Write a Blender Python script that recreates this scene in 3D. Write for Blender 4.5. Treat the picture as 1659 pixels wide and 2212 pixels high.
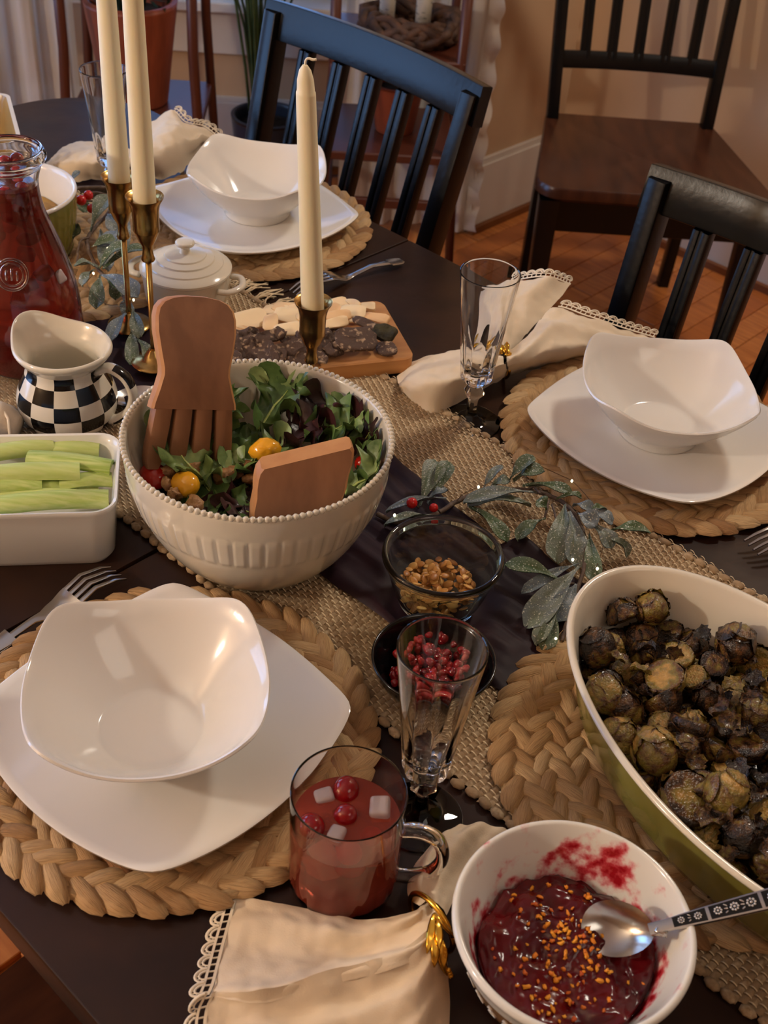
import bpy, bmesh, math, random
from mathutils import Vector, Matrix, noise
from math import sin, cos, pi, radians, sqrt, hypot, atan2

for o in list(bpy.data.objects): bpy.data.objects.remove(o)
SC = bpy.context.scene
COL = SC.collection
R = random.Random(11)

# ------------------------------------------------------------------ camera, light, exposure
T = 0.72                                   # table top height
CAM = Vector((0, 0, 1.42)); F = 2632.56; W, H = 1659, 2212
PITCH, ROLL = radians(39.264), radians(5.0976)
FW = Vector((0, cos(PITCH), -sin(PITCH))); RI0 = Vector((1, 0, 0)); UP0 = RI0.cross(FW)
RI = RI0*cos(ROLL) + UP0*sin(ROLL); UPV = UP0*cos(ROLL) - RI0*sin(ROLL)
cam = bpy.data.cameras.new('camera'); co = bpy.data.objects.new('camera', cam); COL.objects.link(co)
co.matrix_world = Matrix(((RI.x, UPV.x, -FW.x, 0), (RI.y, UPV.y, -FW.y, 0), (RI.z, UPV.z, -FW.z, CAM.z), (0, 0, 0, 1)))
cam.sensor_fit = 'VERTICAL'; cam.sensor_height = 36; cam.sensor_width = 27; cam.lens = F/H*36
cam.clip_start = 0.02
cam.dof.use_dof = True; cam.dof.focus_distance = 1.0; cam.dof.aperture_fstop = 15
SC.camera = co

wd = bpy.data.worlds.new('dusk'); SC.world = wd; wd.use_nodes = True
wd.node_tree.nodes['Background'].inputs[0].default_value = (0.25, 0.45, 0.9, 1)
wd.node_tree.nodes['Background'].inputs[1].default_value = 2.0

def light(name, kind, loc, power, color, size=0.1, size_y=None, target=None):
    l = bpy.data.lights.new(name, kind); l.energy = power; l.color = color
    if kind == 'AREA':
        l.size = size
        if size_y: l.shape = 'RECTANGLE'; l.size_y = size_y
    else: l.shadow_soft_size = size
    o = bpy.data.objects.new(name, l); COL.objects.link(o); o.location = loc
    if target is not None:
        o.rotation_euler = (Vector(target)-Vector(loc)).to_track_quat('-Z', 'Y').to_euler()
    return o
WARM = (1.0, 0.90, 0.76)
light('floor_lamp_bulb', 'POINT', (-1.9, 0.0, 1.65), 66, WARM, 0.05)
light('far_fill_light', 'AREA', (1.0, 2.0, 2.45), 24, WARM, 0.25, 0.25, (0.9, 1.9, 0))  # added fill light that brightens the back walls and floor
light('near_fill_light', 'AREA', (1.3, -0.7, 2.45), 6, WARM, 0.9, 0.9, (1.2, -0.6, 0))  # added soft fill that lifts the shadows on the table
light('left_window_daylight', 'AREA', (-1.93, 1.36, 1.2), 17, (0.30, 0.55, 1.0), 1.0, 1.4, (-0.93, 1.44, 1.2))
light('centre_window_daylight', 'AREA', (-1.60, 2.66, 1.2), 13, (0.30, 0.55, 1.0), 0.8, 1.4, (-0.84, 2.0, 1.2))
SC.view_settings.view_transform = 'Standard'; SC.view_settings.look = 'None'
SC.view_settings.exposure = -0.2; SC.view_settings.gamma = 1.0; SC.view_settings.use_curve_mapping = False

# ------------------------------------------------------------------ measuring helpers
def ray(px, py): return FW*F + RI*(px-W/2) - UPV*(py-H/2)
def at(px, py, rel=0.0):                    # point of the plane at height rel above the table
    d = ray(px, py); return CAM + d*((T+rel-CAM.z)/d.z)
def atz(px, py, z):
    d = ray(px, py); return CAM + d*((z-CAM.z)/d.z)
def aty(px, py, y):
    d = ray(px, py); return CAM + d*(y/d.y)
NV = Vector((0.654, 0.757, 0)); DV = Vector((0.757, -0.654, 0))     # across / along the table
def nt(n, t, z=0.0): return NV*n + DV*t + Vector((0, 0, z))
def crom(pts, n):
    pts = [Vector(p) for p in pts]; out = []
    P = [pts[0]*2-pts[1]] + pts + [pts[-1]*2-pts[-2]]
    m = len(pts)-1
    for i in range(n):
        u = i/(n-1)*m; k = min(int(u), m-1); t = u-k
        a, b, c, d = P[k], P[k+1], P[k+2], P[k+3]
        out.append(0.5*((2*b)+(c-a)*t+(2*a-5*b+4*c-d)*t*t+(3*b-a-3*c+d)*t**3))
    return out
def lerp(a, b, t): return a+(b-a)*t
def interp(tab, x):
    if x <= tab[0][0]: return tab[0][1]
    for (a, b), (c, d) in zip(tab, tab[1:]):
        if x <= c: return lerp(b, d, (x-a)/(c-a))
    return tab[-1][1]
def smooth(x): x = max(0, min(1, x)); return x*x*(3-2*x)
def nz(p, s=1.0, o=0.0): return noise.noise(Vector(p)*s + Vector((o, o*1.7, o*0.3)))

# ------------------------------------------------------------------ mesh helpers
class MB:
    def __init__(s): s.v = []; s.f = []; s.m = []; s.uv = []; s.c = []
    def add(s, v, f, mi=0, uv=None, c=0.5):
        b = len(s.v); s.v += [tuple(p) for p in v]; s.f += [tuple(i+b for i in q) for q in f]
        s.m += [mi]*len(f); s.uv += uv if uv else [(0, 0)]*len(v)
        s.c += c if isinstance(c, list) else [c]*len(v)
        return s
def obj(name, mb, mats, parent=None, org=None, local=False, smooth=True, sharp=None, kind=None, label=None):
    me = bpy.data.meshes.new(name)
    if parent is not None and not local: o0 = Vector(parent['org'])
    elif org is not None: o0 = Vector(org)
    else: o0 = Vector((0, 0, 0))
    me.from_pydata([(p[0]-o0.x, p[1]-o0.y, p[2]-o0.z) for p in mb.v], [], mb.f)
    if not isinstance(mats, (list, tuple)): mats = [mats]
    for m in mats: me.materials.append(m)
    me.polygons.foreach_set('material_index', mb.m)
    if any(u != (0, 0) for u in mb.uv[:4000]):
        ul = me.uv_layers.new(name='uv'); li = [0]*len(me.loops); me.loops.foreach_get('vertex_index', li)
        buf = []
        for i in li: buf += mb.uv[i]
        ul.data.foreach_set('uv', buf)
    if any(c != 0.5 for c in mb.c):
        a = me.attributes.new('tint', 'FLOAT', 'POINT'); a.data.foreach_set('value', mb.c)
    me.polygons.foreach_set('use_smooth', [smooth]*len(me.polygons))
    if smooth and sharp: me.set_sharp_from_angle(angle=radians(sharp))
    me.update()
    o = bpy.data.objects.new(name, me); COL.objects.link(o)
    if parent is not None: o.parent = parent
    else: o.location = o0
    o['org'] = tuple(o0)
    if parent is not None and not local and org is not None:
        pass
    if kind: o['kind'] = kind
    if label: o['label'] = label
    return o
def tag(o, label, cat, group=None):
    o['label'] = label; o['category'] = cat
    if group: o['group'] = group
    return o
def thing(name, label, cat, loc=(0, 0, 0), rot=0, group=None):
    o = bpy.data.objects.new(name, None); COL.objects.link(o); o.location = loc; o.rotation_euler = (0, 0, rot)
    o.empty_display_size = 0.02; o['org'] = tuple(loc)
    return tag(o, label, cat, group)
def dup(root, loc, rot=0, label=None, group=None):
    def cp(o, par):
        c = o.copy(); COL.objects.link(c)
        if par is not None: c.parent = par
        for ch in o.children: cp(ch, c)
        return c
    c = cp(root, None); c.location = loc
    c.rotation_euler = rot if isinstance(rot, (tuple, list)) else (0, 0, rot)
    if label: c['label'] = label
    if group: c['group'] = group
    return c
def struct(name, mb, mat, smooth=False, **k):
    return obj(name, mb, mat, kind='structure', smooth=smooth, **k)

def rings(rs, cap0=False, cap1=False, closed=True):
    n = len(rs[0]); v = [p for r in rs for p in r]; f = []
    for i in range(len(rs)-1):
        for j in range(n if closed else n-1):
            k = (j+1) % n
            f.append((i*n+j, i*n+k, (i+1)*n+k, (i+1)*n+j))
    if cap0: f.append(tuple(reversed(range(n))))
    if cap1: f.append(tuple(range((len(rs)-1)*n, len(rs)*n)))
    return v, f
def lathe(prof, seg=48, c=(0, 0, 0), fn=None):
    c = Vector(c); rs = []
    for r, z in prof:
        ring = []
        for j in range(seg):
            a = 2*pi*j/seg
            rr, zz = (r, z) if fn is None else fn(a, r, z)
            ring.append(c+Vector((rr*cos(a), rr*sin(a), zz)))
        rs.append(ring)
    return rings(rs)
def smoothprof(p, k=4):
    q = crom([Vector((r, z, 0)) for r, z in p], (len(p)-1)*k+1)
    return [(max(0.0, a.x), a.y) for a in q]
def frames(pts):
    pts = [Vector(p) for p in pts]; out = []; prev = None
    for i, p in enumerate(pts):
        t = (pts[min(i+1, len(pts)-1)]-pts[max(i-1, 0)])
        t = t.normalized() if t.length > 1e-9 else Vector((0, 0, 1))
        if prev is None:
            u = t.cross(Vector((0, 0, 1)))
            if u.length < 1e-3: u = t.cross(Vector((1, 0, 0)))
        else: u = prev - t*prev.dot(t)
        u.normalize(); w = u.cross(t); prev = u; out.append((p, t, u, w))
    return out
def tube(pts, rad, seg=8, cap=True, flat=1.0, fn=None):
    fr = frames(pts); rs = []
    for i, (p, t, u, w) in enumerate(fr):
        r = rad[i] if isinstance(rad, (list, tuple)) else rad
        ring = []
        for j in range(seg):
            a = 2*pi*j/seg; k = fn(i/(len(fr)-1), a) if fn else 1
            ring.append(p+u*(r*k*cos(a))+w*(r*k*flat*sin(a)))
        rs.append(ring)
    return rings(rs, cap, cap)
def bar(secs, u, w, rnd=0.35):
    """secs: (centre, half width, half thickness); rounded rectangle swept; u across, w through."""
    rs = []
    for c, a, b in secs:
        r = min(a, b)*rnd; ring = []
        for sx, sy, q in ((1, 1, 0), (-1, 1, 1), (-1, -1, 2), (1, -1, 3)):
            for k in range(3):
                an = pi/2*q+pi/4*k
                ring.append(Vector(c)+u*(sx*(a-r)+r*cos(an))+w*(sy*(b-r)+r*sin(an)))
        rs.append(ring)
    return rings(rs, True, True)
def box(c, s, rot=0.0, bev=0.0, seg=2):
    bm = bmesh.new(); bmesh.ops.create_cube(bm, size=1)
    bmesh.ops.scale(bm, vec=s, verts=bm.verts)
    if bev: bmesh.ops.bevel(bm, geom=bm.edges[:], offset=bev, segments=seg, affect='EDGES', profile=0.6)
    m = Matrix.Translation(Vector(c)) @ (rot if isinstance(rot, Matrix) else Matrix.Rotation(rot, 4, 'Z'))
    bmesh.ops.transform(bm, matrix=m, verts=bm.verts)
    bm.verts.index_update()
    v = [p.co.copy() for p in bm.verts]; f = [tuple(q.index for q in p.verts) for p in bm.faces]; bm.free()
    return v, f
def sphere(c, r, nu=10, nv=7, sc=(1, 1, 1), rot=None, fn=None):
    c = Vector(c); v = [Vector((0, 0, -1))]; 
    for i in range(1, nv):
        ph = -pi/2+pi*i/nv
        for j in range(nu): v.append(Vector((cos(ph)*cos(2*pi*j/nu), cos(ph)*sin(2*pi*j/nu), sin(ph))))
    v.append(Vector((0, 0, 1))); f = []
    for j in range(nu):
        k = (j+1) % nu; f.append((0, 1+k, 1+j)); 
        for i in range(nv-2): f.append((1+i*nu+j, 1+i*nu+k, 1+(i+1)*nu+k, 1+(i+1)*nu+j))
        f.append((1+(nv-2)*nu+j, 1+(nv-2)*nu+k, len(v)-1))
    out = []
    for p in v:
        s = fn(p) if fn else 1
        q = Vector((p.x*sc[0], p.y*sc[1], p.z*sc[2]))*(r*s)
        if rot is not None: q = rot @ q
        out.append(c+q)
    return out, f
def grid(fn, nu, nv):
    v = []; uv = []
    for i in range(nu+1):
        for j in range(nv+1):
            v.append(Vector(fn(i/nu, j/nv))); uv.append((i/nu, j/nv))
    f = [(i*(nv+1)+j, (i+1)*(nv+1)+j, (i+1)*(nv+1)+j+1, i*(nv+1)+j+1) for i in range(nu) for j in range(nv)]
    return v, f, uv
def rrot(r=None, k=1.0):
    r = r or R
    return (Matrix.Rotation(r.uniform(0, 2*pi), 3, 'Z') @ Matrix.Rotation(r.uniform(-k, k), 3, 'X') @ Matrix.Rotation(r.uniform(-k, k), 3, 'Y'))

# ------------------------------------------------------------------ materials
def lin(c): return tuple(((x/255)/12.92 if x/255 <= 0.04045 else ((x/255+0.055)/1.055)**2.4) for x in c)+(1,)
def mat(name, col, rough=0.5, metal=0.0, trans=0.0, ior=1.45, coat=0.0, spec=0.5, var=None, vs=20, stretch=None,
        bump=0.0, bs=None, tint=None, uv=False, rnd=None, emit=None, sub=0.0, rvar=0.0, det=4, vr=(0.35, 0.65)):
    """var: second colour mixed by noise; tint: colours ramped over the 'tint' attribute; rnd: colours by object."""
    m = bpy.data.materials.new(name); m.use_nodes = True; N = m.node_tree.nodes; L = m.node_tree.links
    b = N['Principled BSDF']
    b.inputs['Base Color'].default_value = lin(col); b.inputs['Roughness'].default_value = rough
    b.inputs['Metallic'].default_value = metal; b.inputs['IOR'].default_value = ior
    b.inputs['Transmission Weight'].default_value = trans; b.inputs['Coat Weight'].default_value = coat
    b.inputs['Specular IOR Level'].default_value = spec
    if sub: b.inputs['Subsurface Weight'].default_value = sub; b.inputs['Subsurface Radius'].default_value = (0.01, 0.006, 0.003)
    if emit:
        b.inputs['Emission Color'].default_value = lin(emit[0]); b.inputs['Emission Strength'].default_value = emit[1]
    base = None
    if tint or rnd:
        r = N.new('ShaderNodeValToRGB'); cols = tint or rnd
        r.color_ramp.elements[0].color = lin(cols[0]); r.color_ramp.elements[1].color = lin(cols[-1])
        for i, c in enumerate(cols[1:-1]):
            e = r.color_ramp.elements.new((i+1)/(len(cols)-1)); e.color = lin(c)
        if tint:
            a = N.new('ShaderNodeAttribute'); a.attribute_name = 'tint'; L.new(a.outputs['Fac'], r.inputs[0])
        else:
            a = N.new('ShaderNodeObjectInfo'); L.new(a.outputs['Random'], r.inputs[0])
        base = r.outputs[0]
    if var or bump or rvar:
        tc = N.new('ShaderNodeTexCoord'); mp = N.new('ShaderNodeMapping'); L.new(tc.outputs['UV' if uv else 'Object'], mp.inputs[0])
        if stretch: mp.inputs['Scale'].default_value = stretch
        nt_ = N.new('ShaderNodeTexNoise'); nt_.inputs['Scale'].default_value = vs; nt_.inputs['Detail'].default_value = det
        L.new(mp.outputs[0], nt_.inputs['Vector'])
        if var:
            mr = N.new('ShaderNodeMapRange'); mr.inputs[1].default_value = vr[0]; mr.inputs[2].default_value = vr[1]
            L.new(nt_.outputs['Fac'], mr.inputs[0])
            mx = N.new('ShaderNodeMix'); mx.data_type = 'RGBA'; L.new(mr.outputs[0], mx.inputs['Factor'])
            if base: L.new(base, mx.inputs['A'])
            else: mx.inputs['A'].default_value = lin(col)
            mx.inputs['B'].default_value = lin(var); base = mx.outputs['Result']
        if bump:
            n2 = nt_
            if bs:
                n2 = N.new('ShaderNodeTexNoise'); n2.inputs['Scale'].default_value = bs; n2.inputs['Detail'].default_value = 3
                L.new(mp.outputs[0], n2.inputs['Vector'])
            bp = N.new('ShaderNodeBump'); bp.inputs['Strength'].default_value = 1.0; bp.inputs['Distance'].default_value = bump
            L.new(n2.outputs['Fac'], bp.inputs['Height']); L.new(bp.outputs[0], b.inputs['Normal'])
        if rvar:
            m2 = N.new('ShaderNodeMapRange'); m2.inputs[3].default_value = rough-rvar; m2.inputs[4].default_value = rough+rvar
            L.new(nt_.outputs['Fac'], m2.inputs[0]); L.new(m2.outputs[0], b.inputs['Roughness'])
    if base: L.new(base, b.inputs['Base Color'])
    return m
M = {}
M['table'] = mat('espresso_tabletop', (48, 29, 20), 0.36, spec=0.28, var=(33, 19, 14), vs=14, stretch=(1, 1, 1), bump=0.0002, bs=60, rvar=0.05)
M['tabledark'] = mat('espresso_wood', (30, 18, 13), 0.4)
M['china'] = mat('white_china', (226, 221, 214), 0.12, coat=0.3)
M['cream'] = mat('cream_glaze', (222, 214, 196), 0.14, coat=0.3)
M['stone'] = mat('ivory_stoneware', (218, 210, 192), 0.16, coat=0.3, var=(206, 197, 178), vs=8)
M['milk'] = mat('milk_glass', (226, 224, 216), 0.12, coat=0.2)
M['black'] = mat('black_glaze', (14, 13, 14), 0.12)
M['olive'] = mat('olive_glaze', (142, 136, 64), 0.15, coat=0.4, var=(118, 112, 46), vs=18, stretch=(1, 1, 0.3))
M['glass'] = mat('clear_glass', (252, 252, 252), 0.0, trans=1.0, ior=1.42)
M['glassgreen'] = mat('greenish_glass', (232, 242, 234), 0.0, trans=1.0, ior=1.48)
M['drink'] = mat('cranberry_punch', (226, 104, 78), 0.03, trans=0.72, ior=1.33)
M['juice'] = mat('dark_cranberry_punch', (160, 56, 46), 0.03, trans=0.72, ior=1.33)
M['ice'] = mat('ice', (235, 225, 225), 0.08, trans=0.5, ior=1.31)
M['brass'] = mat('aged_brass', (188, 156, 98), 0.25, 1.0, var=(160, 128, 74), vs=30)
M['gold'] = mat('polished_gold', (226, 176, 70), 0.16, 1.0)
M['steel'] = mat('stainless_steel', (190, 188, 184), 0.2, 1.0)
M['oxid'] = mat('blackened_silver', (40, 38, 37), 0.45, 0.8)
M['wax'] = mat('ivory_wax', (240, 229, 194), 0.45, sub=0.25)
M['wick'] = mat('cotton_wick', (240, 230, 205), 0.8)
M['braid'] = mat('water_hyacinth', (172, 126, 78), 0.75, tint=[(150, 106, 66), (186, 146, 98), (202, 166, 118), (214, 182, 136)],
                 uv=True, var=(128, 84, 46), vs=5, stretch=(0.6, 9, 1), bump=0.0012, vr=(0.5, 0.85), det=3)
M['braidbase'] = mat('hyacinth_core', (112, 80, 50), 0.9)
M['jute'] = mat('jute_weave', (176, 146, 108), 0.9, tint=[(144, 118, 88), (172, 146, 114), (188, 166, 134)], var=(150, 124, 92), vs=300, bump=0.0006)
M['thread'] = mat('pale_cotton_thread', (222, 200, 164), 0.85)
M['purple'] = mat('plum_chiffon', (44, 19, 30), 0.6, spec=0.3, var=(30, 13, 21), vs=16)
M['linen'] = mat('cream_linen', (226, 208, 182), 0.9, var=(218, 198, 170), vs=12, bump=0.0002, bs=900)
M['lace'] = mat('cream_lace', (232, 216, 190), 0.9)
M['bamboo'] = mat('bamboo_board', (196, 142, 86), 0.5, var=(174, 118, 66), vs=14, stretch=(0.5, 6, 6))
M['server'] = mat('olive_wood', (146, 102, 72), 0.55, var=(124, 84, 58), vs=10, stretch=(5, 5, 0.8), bump=0.0003)
M['serveredge'] = mat('pale_wood', (196, 144, 92), 0.55, var=(168, 112, 66), vs=25)
M['celery'] = mat('celery_flesh', (168, 188, 96), 0.4, rnd=[(150, 176, 76), (176, 196, 104), (190, 204, 122)], var=(196, 208, 134), vs=40, stretch=(0.5, 8, 8), sub=0.1)
M['red'] = mat('cranberry_skin', (150, 10, 16), 0.16, rnd=[(110, 6, 14), (160, 12, 18), (196, 26, 20)], coat=0.3)
M['berry'] = mat('red_berry', (196, 24, 22), 0.25, coat=0.3)
M['cheese'] = mat('pale_cheddar', (236, 200, 150), 0.5, rnd=[(232, 190, 140), (240, 208, 162), (244, 220, 178)], sub=0.15)
M['cracker'] = mat('seeded_cracker', (80, 60, 50), 0.75, var=(176, 148, 120), vs=190, bump=0.0016, bs=240, vr=(0.55, 0.7), det=2)
M['herb'] = mat('dried_herbs', (66, 58, 28), 0.8, var=(40, 34, 18), vs=60, bump=0.002, bs=300)
M['seed'] = mat('pumpkin_seed', (200, 144, 74), 0.4, rnd=[(150, 94, 42), (196, 136, 66), (214, 160, 86), (224, 176, 104)], var=(150, 92, 40), vs=120, vr=(0.5, 0.8))
M['aril'] = mat('pomegranate_aril', (186, 26, 30), 0.1, trans=0.25, rnd=[(104, 8, 18), (146, 20, 30), (176, 48, 48)], coat=0.5)
M['sauce'] = mat('cranberry_sauce', (104, 8, 14), 0.2, var=(46, 5, 10), vs=18, bump=0.0004, bs=70)
M['zest'] = mat('orange_zest', (226, 128, 24), 0.5, tint=[(196, 84, 30), (232, 140, 30), (240, 168, 50)])
M['lettuce'] = mat('green_lettuce', (96, 122, 66), 0.4, rnd=[(82, 110, 54), (116, 144, 80), (156, 174, 112)], var=(70, 96, 48), vs=40, bump=0.0006, bs=150)
M['lettucered'] = mat('red_lettuce', (64, 30, 34), 0.35, rnd=[(48, 22, 28), (74, 36, 38)], var=(40, 26, 22), vs=40, bump=0.0006, bs=150)
M['walnut'] = mat('walnut', (190, 146, 96), 0.5, var=(120, 78, 44), vs=90, bump=0.002, bs=160)
M['yolk'] = mat('yellow_tomato', (232, 166, 36), 0.15, coat=0.4)
M['tomato'] = mat('red_tomato', (168, 30, 18), 0.15, coat=0.4)
M['leaf'] = mat('glittered_leaf', (98, 112, 88), 0.4, tint=[(64, 86, 46), (88, 102, 76), (112, 120, 106), (112, 124, 132)], var=(216, 216, 204), vs=700, vr=(0.60, 0.70), det=2, bump=0.0004, rvar=0.12)
M['stem'] = mat('twig', (92, 74, 62), 0.7, var=(130, 112, 98), vs=150, vr=(0.5, 0.75))
M['led'] = mat('fairy_light', (255, 250, 225), 0.3, emit=((255, 244, 205), 2.5))
M['wire'] = mat('copper_wire', (120, 92, 62), 0.35, 0.9)
M['ebony'] = mat('black_painted_wood', (8, 7, 7), 0.27, spec=0.36, var=(16, 14, 13), vs=120, vr=(0.55, 0.8), bump=0.0002)
M['walnutseat'] = mat('walnut_seat', (72, 38, 22), 0.25, var=(54, 27, 16), vs=9, stretch=(5, 1, 1))
M['wall'] = mat('tan_wall', (196, 164, 130), 0.85)
M['white'] = mat('white_trim', (214, 204, 192), 0.5)
M['ceil'] = mat('ceiling_paint', (225, 215, 200), 0.9)
M['plank'] = mat('oak_floor', (150, 88, 42), 0.3, rnd=[(176, 100, 46), (196, 120, 60), (206, 132, 70)], var=(160, 90, 42), vs=6, stretch=(8, 1, 1))
M['shoe'] = mat('oak_shoe_mould', (120, 70, 34), 0.4)
M['curtain'] = mat('white_curtain', (222, 214, 204), 1.0, trans=0.35, ior=1.02)
M['terra'] = mat('terracotta', (138, 66, 38), 0.5, var=(112, 50, 28), vs=12, stretch=(3, 3, 0.6))
M['darkpot'] = mat('slate_blue_pot', (48, 54, 66), 0.35)
M['soil'] = mat('soil', (24, 18, 15), 0.95, bump=0.004, bs=60)
M['stand'] = mat('red_brown_wood', (78, 38, 24), 0.35)
M['plant'] = mat('plant_green', (52, 70, 34), 0.5, var=(84, 96, 46), vs=20)
M['plantdark'] = mat('plant_dark', (26, 42, 28), 0.6, var=(46, 64, 44), vs=30)
M['birch'] = mat('birch_bark', (206, 196, 178), 0.7, var=(70, 62, 54), vs=40, stretch=(1, 1, 3), vr=(0.6, 0.7))
M['rattan'] = mat('rattan', (84, 54, 34), 0.7, var=(50, 32, 22), vs=40, bump=0.003)
M['brownglaze'] = mat('brown_pyro_print', (150, 112, 76), 0.15, coat=0.3)
M['pane'] = mat('window_glass', (250, 250, 255), 0.0, trans=1.0, ior=1.05)
M['bread'] = mat('baked_filling', (150, 112, 66), 0.7, var=(190, 150, 80), vs=20, bump=0.004)

# ------------------------------------------------------------------ the room
TW = -1.793; NC = 2.66                       # wall across the end of the room, corner
def wall(name, p, q, z0, z1, th, m, side=1, **k):
    p = Vector((p[0], p[1], 0)); q = Vector((q[0], q[1], 0)); d = (q-p).normalized(); w = Vector((-d.y, d.x, 0))*(th*side)
    v = [p, q, q+w, p+w]; v = [a+Vector((0, 0, z0)) for a in v]+[a+Vector((0, 0, z1)) for a in v]
    f = [(3, 2, 1, 0), (4, 5, 6, 7), (0, 1, 5, 4), (1, 2, 6, 5), (2, 3, 7, 6), (3, 0, 4, 7)]
    mb = MB().add(v, f)
    return mb
A = nt(2.29, TW); B = nt(NC, TW); Cc = nt(NC, 2.6); D0 = nt(-1.5, 2.6); E0 = nt(-1.5, TW)
WA = Vector((0.13, 3.24, 0)); WB = Vector((-1.25, 3.14, 0))         # visible bay wall
WC = nt(0.36, -3.0); WD = nt(-0.84, TW)
fl = MB(); fl.add([(-5, -4, -0.03), (5, -4, -0.03), (5, 6, -0.03), (-5, 6, -0.03), (-5, -4, -0.012), (5, -4, -0.012), (5, 6, -0.012), (-5, 6, -0.012)],
                  [(3, 2, 1, 0), (4, 5, 6, 7), (0, 1, 5, 4), (1, 2, 6, 5), (2, 3, 7, 6), (3, 0, 4, 7)])
floor = struct('floor', fl, M['plank'])
pm = MB().add(*box((0, 0, -0.006), (1.15, 0.0585, 0.012), 0, 0.0012, 1))
p0 = None
ang_n = atan2(NV.y, NV.x)
for i in range(36):                          # planks run across the room
    t = TW+0.03+i*0.06
    for k in range(3):
        n = 0.55+(0.37*(i % 3))+k*1.155
        if n-0.57 > NC: continue
        if p0 is None:
            p0 = obj('plank', pm, M['plank'], floor, local=True, smooth=False); o = p0
        else:
            o = p0.copy(); COL.objects.link(o); o.parent = floor
        a_, b_ = n-0.577, min(n+0.577, NC); c = nt((a_+b_)/2, t); o.scale.x = (b_-a_)/1.155; o.location = (c.x, c.y, 0); o.rotation_euler = (0, 0, ang_n)
struct('wall_corner', wall('w', A, B, 0, 2.5, 0.1, 0), M['wall'])
struct('wall_right', wall('w', B, Cc, 0, 2.5, 0.1, 0), M['wall'])
struct('wall_near_end', wall('w', Cc, D0, 0, 2.5, 0.1, 0), M['wall'])
struct('wall_left', wall('w', D0, E0, 0, 2.5, 0.1, 0), M['wall'])
struct('wall_bay_return', wall('w', WA, A, 0, 2.5, 0.1, 0, -1), M['wall'])
cl = MB().add(*box((0.3, 1.0, 2.55), (9, 9, 0.1))); struct('ceiling', cl, M['ceil'])
# visible bay wall with its window opening
def along(u, z): p = WB.lerp(WA, u); return Vector((p.x, p.y, z))
u0, u1, zs = 0.30, 0.86, 0.44
mbw = MB()
for (a, b, z0, z1) in ((0, u0, 0, 2.5), (u1, 1, 0, 2.5), (u0, u1, 0, zs), (u0, u1, 1.95, 2.5)):
    mbw.add(*[x for x in (wall('w', along(a, 0), along(b, 0), z0, z1, 0.1, 0).v, wall('w', along(a, 0), along(b, 0), z0, z1, 0.1, 0).f)])
struct('wall_bay', mbw, M['wall'])
wn = MB(); dW = (WA-WB).normalized(); wW = Vector((-dW.y, dW.x, 0)); rotW = atan2(dW.y, dW.x); LW = (WA-WB).length
def wbox(mb, u, z, lu, lz, th, off): c = along(u, z)+wW*off; mb.add(*box(c, (lu, th, lz), rotW, 0.003, 1))
um = (u0+u1)/2; wu = (u1-u0)*LW
for (u, z, a, b) in ((u0+0.02, 1.2, 0.05, 1.5), (u1-0.02, 1.2, 0.05, 1.5), (um, 1.92, wu, 0.05), (um, 1.2, wu, 0.04), (um, zs+0.025, wu, 0.05)):
    wbox(wn, u, z, a, b, 0.05, 0.05)
win = struct('window_1', wn, M['white'])
gp = MB(); wbox(gp, um, 1.2, wu-0.04, 1.46, 0.004, 0.055); obj('pane', gp, M['pane'], win, smooth=False)
sl = MB(); wbox(sl, um, zs+0.0, wu+0.14, 0.025, 0.16, 0.0); wbox(sl, um, zs-0.075, wu+0.08, 0.12, 0.018, -0.01)
obj('window_sill', sl, M['white'], win, smooth=False)
# centre and left bay walls with their windows, out of frame to the left
def windowed(name, wname, p, q, mrg, z0, z1):
    d = (q-p).normalized(); L = (q-p).length; w = Vector((-d.y, d.x, 0)); r = atan2(d.y, d.x); m = MB()
    for a, b, c, e in ((0, mrg, 0, 2.5), (L-mrg, L, 0, 2.5), (mrg, L-mrg, 0, z0), (mrg, L-mrg, z1, 2.5)):
        k = wall('w', p+d*a, p+d*b, c, e, 0.1, 0); m.add(k.v, k.f)
    struct(name, m, M['wall'])
    m = MB(); zm_ = (z0+z1)/2
    for a, z, lu, lz in ((mrg+.025, zm_, .05, z1-z0), (L-mrg-.025, zm_, .05, z1-z0), (L/2, z0+.025, L-2*mrg, .05), (L/2, z1-.025, L-2*mrg, .05), (L/2, zm_, L-2*mrg, .04), (L/2, zm_, .03, z1-z0)):
        c = p+d*a+w*0.05; m.add(*box((c.x, c.y, z), (lu, .05, lz), r, .003, 1))
    wi = struct(wname, m, M['white']); c = p+d*(L/2)+w*0.055
    obj('pane', MB().add(*box((c.x, c.y, zm_), (L-2*mrg-.04, .004, z1-z0-.04), r)), M['pane'], wi, smooth=False)
windowed('wall_bay_centre', 'window_2', WC, WB, 0.15, 0.5, 2.0)
windowed('wall_bay_left', 'window_3', WD, WC, 0.3, 0.45, 2.0)
struct('wall_left_end', wall('w', E0, WD, 0, 2.5, 0.1, 0), M['wall'])
# baseboards and oak shoe mouldings
def base(name, p, q):
    m = MB(); s = wall('w', p, q, 0, 0.175, 0.016, 0, -1); m.add(s.v, s.f)
    s = wall('w', p, q, 0.175, 0.19, 0.010, 0, -1); m.add(s.v, s.f)
    b = struct(name, m, M['white'])
    s = wall('w', p, q, 0, 0.018, 0.030, 0, -1); obj('shoe_moulding', s, M['shoe'], b, smooth=False)
base('baseboard_corner', A, B); base('baseboard_right', B, Cc); base('baseboard_bay', WB, WA)

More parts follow.
